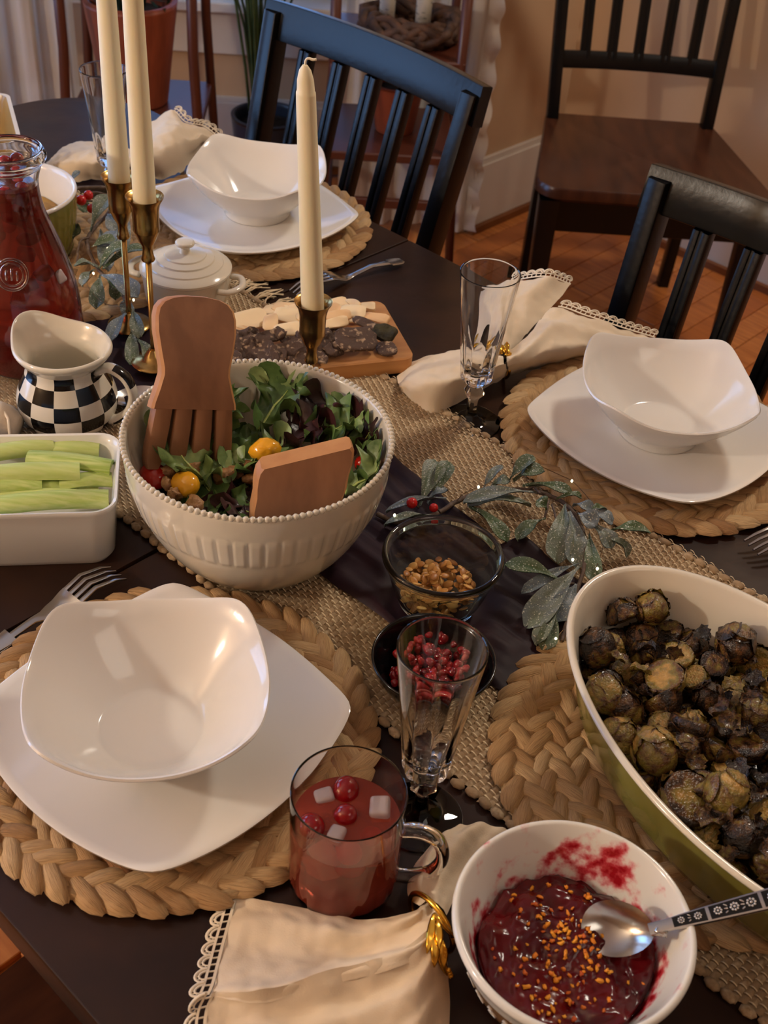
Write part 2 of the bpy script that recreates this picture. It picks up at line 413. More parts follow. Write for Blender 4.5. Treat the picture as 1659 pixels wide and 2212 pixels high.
# ------------------------------------------------------------------ dining table
tb = thing('dining_table', 'long espresso brown dining table set for a holiday meal', 'table', nt(0.618, -0.4))
N0, N1, T0, T1 = 0.177, 1.058, -1.56, 0.95; TH = 0.028
def rr_outline(n0, n1, t0, t1, r, k=8):
    out = []
    for cn, ct, q in ((n1-r, t1-r, 0), (n1-r, t0+r, 1), (n0+r, t0+r, 2), (n0+r, t1-r, 3)):
        for i in range(k+1):
            a = pi/2*q+pi/2*i/k
            out.append((cn+r*cos(a) if q in (0, 3) else cn+r*cos(a), ct+r*sin(a)))
    return out
OUT = []
rc = 0.14
for cn, ct, q in ((N1-rc, T1-rc, 0), (N0+rc, T1-rc, 1), (N0+rc, T0+rc, 2), (N1-rc, T0+rc, 3)):
    for i in range(13):
        a = pi/2*q+pi/2*i/12; OUT.append((cn+rc*cos(a), ct+rc*sin(a)))
def clip(poly, lo, hi):
    def cut(pl, f, val):
        res = []
        for i in range(len(pl)):
            a, b = pl[i], pl[(i+1) % len(pl)]; fa, fb = f*(a[1]-val), f*(b[1]-val)
            if fa >= 0: res.append(a)
            if fa*fb < 0: s = fa/(fa-fb); res.append((a[0]+(b[0]-a[0])*s, a[1]+(b[1]-a[1])*s))
        return res
    return cut(cut(poly, 1, lo), -1, hi)
SEAM = [T0-1, -0.912, -0.653, 0.15, T1+1]
for a, b in zip(SEAM, SEAM[1:]):
    pl = clip(OUT, a+0.0012, b-0.0012); mb = MB()
    cn = sum(x for x, y in pl)/len(pl); ct = sum(y for x, y in pl)/len(pl)
    def ring(ins, z):
        o = []
        for x, y in pl:
            dx, dy = (cn-x), (ct-y); l = hypot(dx, dy) or 1; o.append(nt(x+dx/l*ins, y+dy/l*ins, z))
        return o
    v, f = rings([ring(0.004, T-TH), ring(0, T-TH+0.004), ring(0, T-0.0025), ring(0.0012, T-0.0006), ring(0.003, T)], True, True)
    obj('tabletop_board', mb.add(v, f), M['table'], tb, sharp=30)
ap = MB(); ctn, ctt = 0.618, (T0+T1)/2; ra = atan2(DV.y, DV.x)
for n_, t_, ln, lt in ((N0+0.09, ctt, 0.022, T1-T0-0.3), (N1-0.09, ctt, 0.022, T1-T0-0.3), (ctn, T0+0.12, N1-N0-0.2, 0.022), (ctn, T1-0.12, N1-N0-0.2, 0.022)):
    ap.add(*box(nt(n_, t_, T-TH-0.045), (lt, ln, 0.09), ra, 0.002, 1))
obj('apron', ap, M['tabledark'], tb, smooth=False)
for n_ in (N0+0.1, N1-0.1):
    for t_ in (T0+0.14, T1-0.14):
        lg = MB().add(*bar([(nt(n_, t_, 0), 0.025, 0.025), (nt(n_, t_, 0.45), 0.034, 0.034), (nt(n_, t_, T-TH), 0.036, 0.036)], NV, DV, 0.2))
        obj('leg', lg, M['tabledark'], tb, sharp=30)

# ------------------------------------------------------------------ chairs
def chair(label, loc, rot, seatmat, wf=0.45, wb=0.42, top=0.87, sz=0.42, group=None, rake=0.11):
    """local frame: +y is the way a sitter faces."""
    t = thing('dining_chair', label, 'chair', loc, rot, group)
    X, Y = Vector((1, 0, 0)), Vector((0, 1, 0)); dp = 0.40
    def yb(z): return -dp/2+0.02 - (rake*(z-sz)/(top-sz) if z > sz else -0.0) - (0.05*(sz-z)/sz if z < sz else 0)
    def outl(k):
        o = []
        for x, y, r in ((wf/2, dp/2, 0.05), (-wf/2, dp/2, 0.05), (-wb/2, -dp/2, 0.02), (wb/2, -dp/2, 0.02)):
            q = {(1, 1): 0, (-1, 1): 1, (-1, -1): 2, (1, -1): 3}[(1 if x > 0 else -1, 1 if y > 0 else -1)]
            for i in range(6):
                a = pi/2*q+pi/2*i/5; o.append(((x-(r if x > 0 else -r)+r*cos(a))*k, (y-(r if y > 0 else -r)+r*sin(a))*k))
        return o
    rs = [[Vector((x, y, z)) for x, y in outl(k)] for k, z in ((0.96, sz-0.03), (1, sz-0.022), (1, sz-0.006), (0.985, sz))]
    rs += [[Vector((x, y, sz-0.009*(1-k))) for x, y in outl(k)] for k in (0.85, 0.6, 0.3, 0.05)]
    obj('seat', MB().add(*rings(rs, True, True)), seatmat, t, local=True, sharp=40)
    for s in (-1, 1):
        p = [(Vector((s*(wf/2-0.03), dp/2-0.03, z)), w_, w_) for z, w_ in ((0, 0.015), (0.2, 0.018), (sz-0.03, 0.021))]
        obj('front_leg', MB().add(*bar(p, X, Y, 0.2)), M['ebony'], t, local=True, sharp=30)
        zs_ = [0, 0.15, 0.3, sz, sz+0.12, sz+0.25, top-0.05, top-0.01]
        p = [(Vector((s*(wb/2-0.016+0.02*max(0, (z-sz)/(top-sz))), yb(z), z)), 0.0125, 0.017) for z in zs_]
        obj('back_post', MB().add(*bar(p, X, Y, 0.2)), M['ebony'], t, local=True, sharp=30)
    ww = wb+0.04
    def rail(name, z, hh, th, w_, bow):
        secs = []
        for i in range(13):
            u = -1+2*i/12; secs.append((Vector((u*w_/2, yb(z)-bow*(1-u*u), z)), th, hh))
        tilt = rake/(top-sz); up = Vector((0, -tilt, 1)).normalized(); fr = Vector((0, 1, tilt)).normalized()
        obj(name, MB().add(*bar(secs, fr, up, 0.14)), M['ebony'], t, local=True, sharp=30)
    rail('top_rail', top-0.025, 0.026, 0.0105, ww, 0.022)
    rail('lower_rail', sz+0.115, 0.018, 0.010, wb-0.02, 0.015)
    for i in range(5):
        u = (-2+i)*0.165*wb/0.42*0.42
        p = []
        for k in range(5):
            z = sz+0.12+(top-0.05-sz-0.12)*k/4; uu = u/(wb/2)
            p.append((Vector((u*(0.94+0.08*k/4), yb(z)-lerp(0.013, 0.02, k/4)*(1-uu*uu), z)), 0.011, 0.0075))
        mb = MB().add(*bar(p, X, Y, 0.2))
        for s in (-1, 1):
            mb.add(*bar([(q[0]+Vector((s*0.0062, 0.0075, 0)), 0.0042, 0.002) for q in p], X, Y, 0.2))
        obj('slat', mb, M['ebony'], t, local=True, sharp=30)
    mb = MB()
    mb.add(*box((0, dp/2-0.03, sz-0.065), (wf-0.09, 0.02, 0.07), 0, 0.002, 1))
    mb.add(*box((0, -dp/2+0.03, sz-0.065), (wb-0.07, 0.02, 0.07), 0, 0.002, 1))
    for s in (-1, 1):
        pa, pb2 = Vector((s*(wf/2-0.032), dp/2-0.04, sz-0.065)), Vector((s*(wb/2-0.030), -dp/2+0.04, sz-0.065))
        mb.add(*bar([(pa, 0.010, 0.035), (pb2, 0.010, 0.035)], X, Vector((0, 0, 1)), 0.1))
    obj('seat_apron', mb, M['ebony'], t, local=True, smooth=False)
    return t
rotT = atan2(-NV.y, -NV.x)-pi/2              # facing the table
def seat_at(l, r, top, wb, rake=0.11):
    """place a table chair so that its rail ends land at l and r (front face)."""
    c = (l+r)/2; d = (r-l); a = atan2(d.y, d.x)+pi; return c, a
l1, r1 = at(572, 12, 0.14), at(1037, 205, 0.14)
c1, a1 = seat_at(l1, r1, 0, 0)
fd = Vector((-sin(a1), cos(a1), 0)); loc1 = c1+fd*(0.2-0.02+0.11-0.014); loc1.z = 0
chair('black slat-back chair behind the back place setting, blue window sheen on its rail', loc1, a1, M['walnutseat'], 0.46, (r1-l1).length-0.04, 0.867)
l3 = at(1400, 372, 0.14); dd3 = (r1-l1).normalized(); r3 = l3+(r1-l1).length*Vector((0.745, -0.667, 0))
c3, a3 = seat_at(l3, r3, 0, 0); fd = Vector((-sin(a3), cos(a3), 0)); loc3 = c3+fd*0.276; loc3.z = 0
chair('black slat-back chair at the far right edge, pushed in behind the right place setting', loc3, a3, M['walnutseat'], 0.46, (r3-l3).length-0.04, 0.867)
fl_, fr_ = atz(1163, 405, 0.42), atz(1680, 440, 0.42)
a2 = atan2(fr_.y-fl_.y, fr_.x-fl_.x)+pi
fd2 = Vector((-sin(a2), cos(a2), 0)); c2 = (fl_+fr_)/2 - fd2*0.2; c2.z = 0
chair('dark chair with a bare walnut brown seat standing alone against the wall', c2, a2, M['walnutseat'], (fr_-fl_).length, (fr_-fl_).length-0.10, 0.92, rake=0.12)

cn_ = nt(0.10, -0.36); chair('dark chair at the near side, a corner of its seat showing under the table edge', cn_, atan2(NV.y, NV.x)-pi/2, M['walnutseat'], 0.45, 0.42, 0.87)
# ------------------------------------------------------------------ window bay: curtains, plants, stands
def curtain(label, p, q, ztop, zbot, folds, amp, trim=None, seed=0):
    p, q = Vector(p), Vector(q); d = q-p; w = Vector((-d.y, d.x, 0)).normalized()
    c = tag(bpy.data.objects.new('curtain', None), label, 'curtain'); COL.objects.link(c); c.location = p; c['org'] = tuple(p)
    def fn(u, v):
        z = lerp(ztop, zbot, v); k = amp*(0.5+0.7*v)
        return p+d*u+w*(k*sin(u*folds*2*pi+seed+0.6*sin(v*3))+0.3*k*sin(u*folds*4.7*pi+v*2)) + Vector((0, 0, z))
    v, f, uv = grid(fn, int(folds*10), 14); obj('panel', MB().add(v, f), M['curtain'], c)
    if trim:
        def fr(u, v): 
            s = fn(trim[0], u); e = d.normalized()*trim[1]
            return s+e*v+w*(0.012*v*sin(u*150))+e*(0.12*v*sin(u*170))
        v, f, uv = grid(fr, 320, 3); obj('ruffle', MB().add(v, f), M['curtain'], c)
    return c
curtain('white curtain hanging at the right of the bay window, gathered ruffle down its edge', (-0.19, 2.90, 0), (0.135, 2.89, 0), 2.2, 0.012, 5, 0.014, (1.0, 0.035))
curtain('white curtain at the upper left corner, bluish in the window light', (-1.30, 2.62, 0), tuple(aty(165, 60, 2.86).xy)+(0,), 2.2, 0.02, 7, 0.03, seed=1)

def stand(label, x, y, w, top, shelf, m, group=None, tilt=0.02):
    t = thing('plant_stand', label, 'plant stand', (x, y, 0), radians(4), group)
    for sx in (-1, 1):
        for sy in (-1, 1):
            p = [Vector((sx*(w/2+tilt*1.2), sy*(w/2+tilt), 0)), Vector((sx*w/2, sy*w/2, top*0.6)), Vector((sx*w/2, sy*w/2, top))]
            obj('leg', MB().add(*tube(p, [0.010, 0.011, 0.012], 8)), m, t, local=True)
    for z in shelf:
        s = MB().add(*box((0, 0, z), (w+0.02, w+0.02, 0.02), 0, 0.003, 1)); obj('shelf', s, m, t, local=True, smooth=False)
    mb = MB()
    for s in (-1, 1):
        mb.add(*box((0, s*w/2, 0.2), (w, 0.014, 0.022), 0, 0.002, 1)); mb.add(*box((s*w/2, 0, 0.2), (0.014, w, 0.022), 0, 0.002, 1))
    obj('stretcher', mb, m, t, local=True, smooth=False)
    return t
def pot(label, loc, r, h, m, rim=0.012, taper=0.72, cat='pot'):
    t = thing('flower_pot', label, cat, loc)
    pr = smoothprof([(r*taper*0.96, 0), (r*taper, 0.004), (r*(taper+1)/2, h*0.5), (r, h*0.96), (r, h), (r-rim, h), (r-rim-0.004, h*0.85)], 3)
    v, f = lathe([(0.0001, 0)]+pr, 40); obj('pot_body', MB().add(v, f), m, t, local=True)
    v, f = lathe([(r-rim-0.002, h*0.86), (r*0.5, h*0.9), (0.0001, h*0.88)], 24); obj('soil', MB().add(v, f), M['soil'], t, local=True)
    return t
ps = aty(290, 222, 2.62)                      # terracotta pot stands on the tall stand
stand('red-brown plant stand holding the big terracotta pot at the upper left', ps.x+0.012, 2.64, 0.265, ps.z+0.5, [ps.z-0.012], M['stand'])
pt = pot('big terracotta pot with a dark bushy plant on the stand behind the candles', (ps.x, 2.64, ps.z), 0.098, 0.215, M['terra'])
mb = MB()
for i in range(260):
    a = R.uniform(0, 2*pi); rr = 0.085*sqrt(R.random()); z = R.uniform(0.19, 0.40)
    b = Vector((rr*cos(a), rr*sin(a), z)); d = Vector((cos(a)*R.uniform(0.2, 1), sin(a)*R.uniform(0.2, 1), R.uniform(-0.2, 0.9))).normalized()*R.uniform(0.02, 0.045)
    s = d.cross(Vector((R.random(), R.random(), R.random()))).normalized()*0.006
    mb.add([b, b+d*0.5+s, b+d, b+d*0.5-s], [(0, 1, 2, 3)])
for i in range(6):
    a = i*1.05; mb.add(*tube([Vector((0.02*cos(a), 0.02*sin(a), 0.17)), Vector((0.05*cos(a), 0.05*sin(a), 0.3)), Vector((0.07*cos(a), 0.07*sin(a), 0.38))], 0.004, 5))
obj('foliage', mb, M['plantdark'], pt, local=True)
pb = atz(575, 255, 0.205)
bl = pot('slate blue pot of tall grassy stalks seen behind the far chair', (pb.x, pb.y+0.02, 0.0), 0.092, 0.205, M['darkpot'], 0.01, 0.8)
for i in range(34):
    a = R.uniform(0, 2*pi); rr = R.uniform(0, 0.02); ln = R.uniform(0.45, 0.75); sp = R.uniform(0.02, 0.16)
    p = [Vector((rr*cos(a), rr*sin(a), 0.17)), Vector((rr*cos(a)+sp*0.25*cos(a), rr*sin(a)+sp*0.25*sin(a), 0.17+ln*0.5)), Vector((sp*cos(a), sp*sin(a), 0.17+ln))]
    p = [q+Vector((-0.02, 0, 0)) for q in p]
    obj('stalk', MB().add(*tube(crom(p, 5), [0.004, 0.004, 0.0035, 0.003, 0.001], 5)), M['plant'], bl, local=True)
sr = aty(850, 287, 2.72)
stand('small red-brown stand behind the far chair, terracotta pot on its shelf', sr.x-0.01, 2.74, 0.27, sr.z+0.42, [sr.z-0.01, sr.z+0.20], M['stand'])
pot('small terracotta pot on the stand shelf seen through the chair slats', (sr.x+0.0, 2.74, sr.z), 0.062, 0.11, M['terra'])
wr = thing('twig_wreath', 'brown twig nest on top of the small stand', 'wreath', (sr.x+0.02, 2.74, sr.z+0.21))
for k in range(9):
    pts = []
    for i in range(25):
        a = 2*pi*i/24; rr = 0.085+0.013*sin(5*a+k*2)+0.006*k % 0.02
        pts.append(Vector((rr*cos(a), rr*sin(a)*0.9, 0.02+0.018*sin(3*a+k)+0.002*k)))
    obj('twig', MB().add(*tube(pts, 0.010, 6)), M['rattan'], wr, local=True)
for k, (dx, hh) in enumerate(((-0.055, 0.30), (0.025, 0.27))):
    b = thing('birch_log', ['left', 'right'][k]+' of the two white birch logs standing in the twig nest', 'log', (sr.x+0.02+dx, 2.76, sr.z+0.211), 0, 'birch logs')
    obj('bark', MB().add(*lathe([(0.0001, 0), (0.017, 0), (0.0175, 0.1), (0.016, hh), (0.0001, hh)], 16)), M['birch'], b, local=True)

# ------------------------------------------------------------------ woven runner and plum cloth
RN0, RN1, RT0, RT1 = 0.468, 0.803, -1.36, 0.46
rn = thing('table_runner', 'beige jute table runner woven in small ribs, running down the middle of the table', 'table runner', nt(0.636, -0.45, T))
core = MB().add(*box(nt(0.636, (RT0+RT1)/2, T+0.001), (RT1-RT0, RN1-RN0-0.004, 0.002), ra)); obj('backing', core, M['jute'], rn, smooth=False)
wv = MB(); th_ = MB(); pn, pt_ = 0.0067, 0.0054
nr = int((RT1-RT0)/pt_); nc = int((RN1-RN0)/pn)
for i in range(nr):
    t = RT0+(i+0.5)*pt_; wob = 0.002*sin(i*0.11)+0.0012*sin(i*0.47)
    for j in range(nc+1):
        n = RN0+(j+(0.5 if i % 2 else 0))*pn+wob
        hn, ht = pn*0.5, pt_*0.54; c = R.random(); z0 = T+0.0016; dz = 0.0006*R.random()
        vs = []
        for a, za in ((-1, 0.55), (0, 1), (1, 0.55)):
            for b, zb in ((-1, 0), (0, 1), (1, 0)):
                vs.append(nt(n+a*hn, t+b*ht, z0+(0.0026+dz)*za*zb if zb else z0))
        wv.add(vs, [(0, 3, 4, 1), (1, 4, 5, 2), (3, 6, 7, 4), (4, 7, 8, 5)], 0, None, c)
        nn = n+hn; w_ = 0.00062
        vs = []
        for b, z in ((-1.0, 0.0004), (-0.5, 0.0028), (0.1, 0.0034), (0.6, 0.0024), (1.0, 0.0004)):
            o = 0.0012*b*b
            vs += [nt(nn-w_+o, t+b*ht, z0+z), nt(nn+w_+o, t+b*ht, z0+z-0.0003)]
        th_.add(vs, [(2*k, 2*k+1, 2*k+3, 2*k+2) for k in range(4)])
obj('weave', wv, M['jute'], rn, kind='stuff'); obj('warp_threads', th_, M['thread'], rn, kind='stuff')
ed = MB()
for side, nn in ((-1, RN0-0.002), (1, RN1+0.002)):
    for i in range(int((RT1-RT0)/0.0125)):
        t = RT0+i*0.0125+R.uniform(-0.001, 0.001)
        ed.add(*sphere(nt(nn+R.uniform(-0.0015, 0.0015), t, T+0.0034), 0.005, 7, 5, (1.25, 0.8, 0.62), Matrix.Rotation(ra+R.uniform(-0.3, 0.3), 3, 'Z'), None), c=R.random())
obj('selvedge_knots', ed, M['jute'], rn, kind='stuff')
fr = MB()
for i in range(90):                            # frayed tassels by the cutting board
    t = lerp(-0.99, -0.80, R.random()); l = R.uniform(0.02, 0.045)
    a, b = nt(RN1, t, T+0.004), nt(RN1+l, t+R.uniform(-0.015, 0.015), T+0.002)
    fr.add(*tube([a, (a+b)/2+Vector((R.uniform(-.003, .003), R.uniform(-.003, .003), 0.004)), b], 0.0009, 4))
obj('fringe', fr, M['thread'], rn, kind='stuff')

MATC = [Vector((-0.141, 0.577, T)), Vector((0.260, 1.005, T)), Vector((-0.199, 1.397, T)), Vector((0.244, 0.591, T)), Vector((-0.405, 1.262, T))]
def plum(u, v):
    t = lerp(-1.25, 0.10, u); k = 0.5+0.5*sin(t*5+1)
    lo, hi = 0.555-0.012*sin(t*9), 0.700+0.02*sin(t*7+0.7)
    if t > -0.45: hi = 0.712+0.012*sin(t*21)
    n = lerp(lo, hi, v)
    z = 0.0058+0.0050*abs(sin(v*13+2.6*sin(t*4.1)+t*6))**0.7+0.0025*abs(sin(v*31+t*17+2*sin(t*9)))+0.003*(nz((n*30, t*9, 1)))+0.0035*max(0, nz((n*14, t*22, 4)))
    if v in (0, 1): z = 0.0055
    p = nt(n+0.004*nz((t*30, v*3, 2)), t)
    for x_, y_, r_ in ((-.106, .792, .064), (.0505, .7365, .034), (.047, .6415, .028), (-.083, 1.0, .036), (-.248, 1.05, .036), (-.2885, 1.12, .036), (-.3725, 1.05, .056), (-.24, 1.19, .044), (-.06, 1.09, .08), (-.14, 1.07, .08)):
        z = min(z, max(0.0056, 0.0056+0.5*(hypot(p.x-x_, p.y-y_)-r_-0.004)))
    for mc_ in MATC[3:]: z = min(z, max(0.0054, 0.0054+0.4*((p-mc_).xy.length-0.150)))
    return p+Vector((0, 0, T+z))
v, f, uv = grid(plum, 220, 44)
pc = obj('cloth_strip', MB().add(v, f), M['purple'], org=nt(0.62, -0.5, T)); tag(pc, 'dark plum crinkled cloth strip lying along the runner under the garland', 'cloth')

# ------------------------------------------------------------------ braided placemats
def lobe(mb, c, ang, L, Wd, h, z, tw=0.0):
    u_ = Vector((cos(ang), sin(ang), 0)); w_ = Vector((-sin(ang), cos(ang), 0)); v = []; uv = []
    nu, nv = 6, 4; r0 = R.random()
    for i in range(nu+1):
        a = -1+2*i/nu; wid = max(0.08, (1-abs(a)**2.4))**0.6
        for j in range(nv+1):
            b = -1+2*j/nv
            zz = h*(max(0, 1-abs(a)**2.2))**0.5*(1-abs(b)**2.4)**0.5 if abs(b) < 1 else -0.001
            v.append(Vector(c)+u_*(a*L)+w_*(b*Wd*wid+tw*a*a*Wd)+Vector((0, 0, z+zz+0.0012*a)))
            uv.append((a*0.5+r0*7, b*0.5+r0*3))
    f = [(i*(nv+1)+j, (i+1)*(nv+1)+j, (i+1)*(nv+1)+j+1, i*(nv+1)+j+1) for i in range(nu) for j in range(nv)]
    mb.add(v, f, 0, uv, min(1, max(0, R.gauss(0.5, 0.22))))
MATL = ['round braided hyacinth placemat under the front left place setting', 'round braided hyacinth placemat under the right place setting',
        'round braided hyacinth placemat under the back place setting by the blue-sheened chair', 'round braided hyacinth placemat under the dish of brussels sprouts',
        'round braided hyacinth placemat under the green dish behind the carafe']
m0 = thing('placemat', MATL[0], 'placemat', MATC[0], 0, 'braided placemats')
b_ = MB().add(*lathe([(0.0001, 0.0005), (0.141, 0.0005), (0.143, 0.003), (0.139, 0.006), (0.0001, 0.006)], 64)); obj('core', b_, M['braidbase'], m0, local=True)
for rr in (0.1345, 0.1085, 0.0825, 0.0565, 0.0305):
    mb = MB(); k = max(8, int(2*pi*rr/0.0185))
    for i in range(k):
        for s in (-1, 1):
            a = 2*pi*(i+(0.25 if s > 0 else -0.25))/k+R.uniform(-0.02, 0.02); r_ = rr+s*0.0062+R.uniform(-0.001, 0.001)
            an = a+pi/2-s*radians(R.uniform(28, 40))
            lobe(mb, (r_*cos(a), r_*sin(a), 0), an, R.uniform(0.0180, 0.0215), R.uniform(0.0082, 0.0098), R.uniform(0.0050, 0.0066), 0.0050+R.uniform(0, 0.0015), 0.12*s)
    if rr > 0.13:
        for i in range(44):
            a = 2*pi*i/44; r_ = 0.1445+R.uniform(-0.0012, 0.0006)
            lobe(mb, (r_*cos(a), r_*sin(a), 0), a+pi/2+R.uniform(-.16, .16), R.uniform(.012, .016), R.uniform(.0032, .0046), .004, .004+R.uniform(0, .002))
    obj('braid_coil', mb, M['braid'], m0, local=True)
for c, l, a in zip(MATC[1:], MATL[1:], (1.1, 2.3, 0.6, 3.7)): dup(m0, c, a, l)
MTOP = 0.0125

# ------------------------------------------------------------------ square plates and bowls
def sqr(a, p):
    k, w = p; q = abs(((a+pi/4) % (pi/2))-pi/4); e = pi/4-sqrt((pi/4-q)**2+w*w)     # bowed sides meeting in rounded corners
    return 1+k*(1/cos(e)-1)
def sqset(prof, p, seg=144):
    """prof rows: (radius on the flat side, z, squareness, corner lift)."""
    rs = []
    kc = sqr(pi/4, p)
    for r, z, b, lift in prof:
        ring = []
        for j in range(seg):
            a = 2*pi*j/seg; s = sqr(a, p); cn = (s-1)/(kc-1); rr = r*((1-b)+b*s)
            ring.append(Vector((rr*cos(a), rr*sin(a), z+lift*cn**1.3)))
        rs.append(ring)
    return rings(rs, True, True)
plp = [(0.062, 0.0005, 0.4, 0), (0.066, 0, 0.4, 0), (0.070, 0.003, 0.5, 0), (0.090, 0.008, 0.8, 0.002), (0.1085, 0.0105, 1, 0.005), (0.1130, 0.0125, 1, 0.0065),
       (0.1133, 0.0143, 1, 0.0067), (0.1120, 0.0149, 1, 0.0066), (0.106, 0.0135, 1, 0.005), (0.092, 0.0100, 0.9, 0.0025), (0.078, 0.0082, 0.7, 0.001), (0.066, 0.0066, 0.5, 0), (0.03, 0.006, 0.2, 0), (0.002, 0.006, 0, 0)]
bwp = [(0.030, 0.002, 0, 0), (0.036, 0, 0, 0), (0.0400, 0, 0, 0), (0.0415, 0.003, 0, 0), (0.0425, 0.009, 0.05, 0), (0.050, 0.016, 0.15, 0), (0.060, 0.026, 0.35, 0), (0.069, 0.036, 0.65, 0.002),
       (0.0770, 0.046, 0.9, 0.006), (0.0825, 0.0530, 1, 0.010), (0.0833, 0.0548, 1, 0.011), (0.0823, 0.0560, 1, 0.011), (0.0803, 0.0552, 1, 0.0107), (0.0740, 0.0468, 0.9, 0.0062), (0.066, 0.0372, 0.65, 0.002),
       (0.057, 0.028, 0.35, 0), (0.048, 0.0185, 0.15, 0), (0.041, 0.0125, 0.04, 0), (0.0375, 0.0098, 0, 0), (0.035, 0.0088, 0, 0), (0.03, 0.0095, 0, 0), (0.01, 0.0095, 0, 0), (0.001, 0.0095, 0, 0)]
PC = [(Vector((-0.143, 0.572, T+MTOP)), radians(8)+pi/4), (Vector((0.263, 1.000, T+MTOP)), radians(4)+pi/4), (Vector((-0.196, 1.392, T+MTOP)), radians(-4)+pi/4)]
PLL = ['large square white plate with rounded corners at the front left', 'square white plate on the placemat at the right edge', 'square white plate with blue window reflections at the back']
pm_ = MB().add(*sqset(plp, (0.56, radians(5)))); pl0 = None
for (c, a), l in zip(PC, PLL):
    if pl0 is None:
        pl0 = obj('dinner_plate', pm_, M['china'], local=True, sharp=60); tag(pl0, l, 'plate', 'square dinner plates'); pl0.location = c; pl0.rotation_euler.z = a
    else: dup(pl0, c, a, l)
BC = [(Vector((-0.150, 0.560, T+MTOP+0.0065)), radians(10)), (Vector((0.262, 0.998, T+MTOP+0.0065)), radians(3)), (Vector((-0.190, 1.398, T+MTOP+0.0065)), radians(-3))]
BLL = ['empty square white bowl on the large plate at the front left', 'empty square white bowl on the plate at the right edge', 'empty square white bowl on the back plate, partly behind the short candle']
bm_ = MB().add(*sqset(bwp, (0.52, radians(10)))); bo0 = None
for (c, a), l in zip(BC, BLL):
    if bo0 is None:
        bo0 = obj('square_bowl', bm_, M['china'], local=True, sharp=60); tag(bo0, l, 'bowl', 'square white bowls'); bo0.location = c; bo0.rotation_euler.z = a
    else: dup(bo0, c, a, l)

# ------------------------------------------------------------------ salad bowl, salad, servers
SB = Vector((-0.106, 0.792, T+0.006))
sb = thing('salad_bowl', 'large ivory stoneware salad bowl with beaded rim and fluted band', 'bowl', SB)
op = smoothprof([(0.052, 0.0), (0.060, 0.001), (0.068, 0.007), (0.083, 0.026), (0.0955, 0.050), (0.1035, 0.076), (0.1075, 0.098), (0.1090, 0.113)], 6)
ip = smoothprof([(0.1045, 0.113), (0.1030, 0.098), (0.098, 0.075), (0.089, 0.05), (0.076, 0.028), (0.055, 0.013), (0.0001, 0.010)], 4)
def flute(a, r, z):
    if r > 0.06 and 0.058 < z < 0.093:
        k = smooth((z-0.058)/0.006)*smooth((0.093-z)/0.006); s = abs(sin(a*27)); r += 0.0017*k*smooth(min(1, s*2.2))-0.0006*k
    return r, z
rows = [(0.0001, 0.001)]+op
rows2 = []
for i, (r, z) in enumerate(rows):
    rows2.append((r, z))
    if i+1 < len(rows) and 0.054 < z < 0.096: rows2.append(((r+rows[i+1][0])/2, (z+rows[i+1][1])/2))
rows2 += [(0.1085, 0.1155), (0.1068, 0.1165), (0.1052, 0.1155)]+ip
obj('bowl_body', MB().add(*lathe(rows2, 324, (0, 0, 0), flute)), M['stone'], sb, local=True)
bd = MB()
for i in range(128):
    a = 2*pi*i/128; bd.add(*sphere((0.1078*cos(a), 0.1078*sin(a), 0.1158), 0.0027, 6, 4))
obj('beaded_rim', bd, M['stone'], sb, local=True)
ft = MB().add(*lathe([(0.051, 0.0005), (0.051, -0.0015), (0.058, -0.0015), (0.060, 0.0015)], 64)); obj('foot_ring', ft, M['stone'], sb, local=True)

def inbowl(p):
    q = p-SB; r = q.xy.length; lim = interp([(.01, .05), (.028, .073), (.05, .086), (.075, .0945), (.098, .0995), (.113, .101), (.2, .101)], q.z)
    if r > lim: return Vector((SB.x+q.x*lim/r, SB.y+q.y*lim/r, p.z+0.3*(r-lim)))
    return p
def lettuce(name, lab, px, py, rel, ang, L, Wd, m, rise=0.35, curl=0.5, frill=1.0, grp='salad leaves'):
    """frilled leaf from its base point, growing in direction ang (world), curling over."""
    b = at(px, py, rel); d = Vector((cos(ang), sin(ang), 0)); s = Vector((-sin(ang), cos(ang), 0)); sd = R.uniform(0, 50)
    def fn(u, v):
        w = (v-0.5)*2; prof = (0.25+0.95*sin(min(1, u*1.15)*pi*0.72))*(1-0.25*max(0, u-0.8)/0.2)
        lob = 1+0.28*frill*sin(u*21+sd)*abs(w)**2+0.12*nz((u*5, w*2, sd))
        x = L*u*(1-0.25*curl*u*u); h = L*(rise*u-curl*u*u*0.55)
        ruf = Wd*0.22*frill*(abs(w)**1.7)*sin(u*17+w*2+sd)+Wd*0.10*nz((u*4, w*3, sd+3))
        cup = Wd*0.28*abs(w)**1.5
        return inbowl(b+d*(x+Wd*0.1*frill*abs(w)*sin(u*26+sd))+s*(w*Wd*0.5*prof*lob)+Vector((0, 0, h+ruf+cup)))
    L *= 0.85; Wd *= 0.9
    v, f, uv = grid(fn, 30, 12)
    o = obj('salad_leaf', MB().add(v, f), m, org=b); tag(o, lab, 'salad leaf', grp)
    rib = obj('midrib', MB().add(*tube([fn(u/6*0.8, 0.5)+Vector((0, 0, 0.0006)) for u in range(7)], [0.0018*(1-u/8) for u in range(7)], 5, True, 0.6)), M['celery'] if m is M['lettuce'] else m, o)
    return o
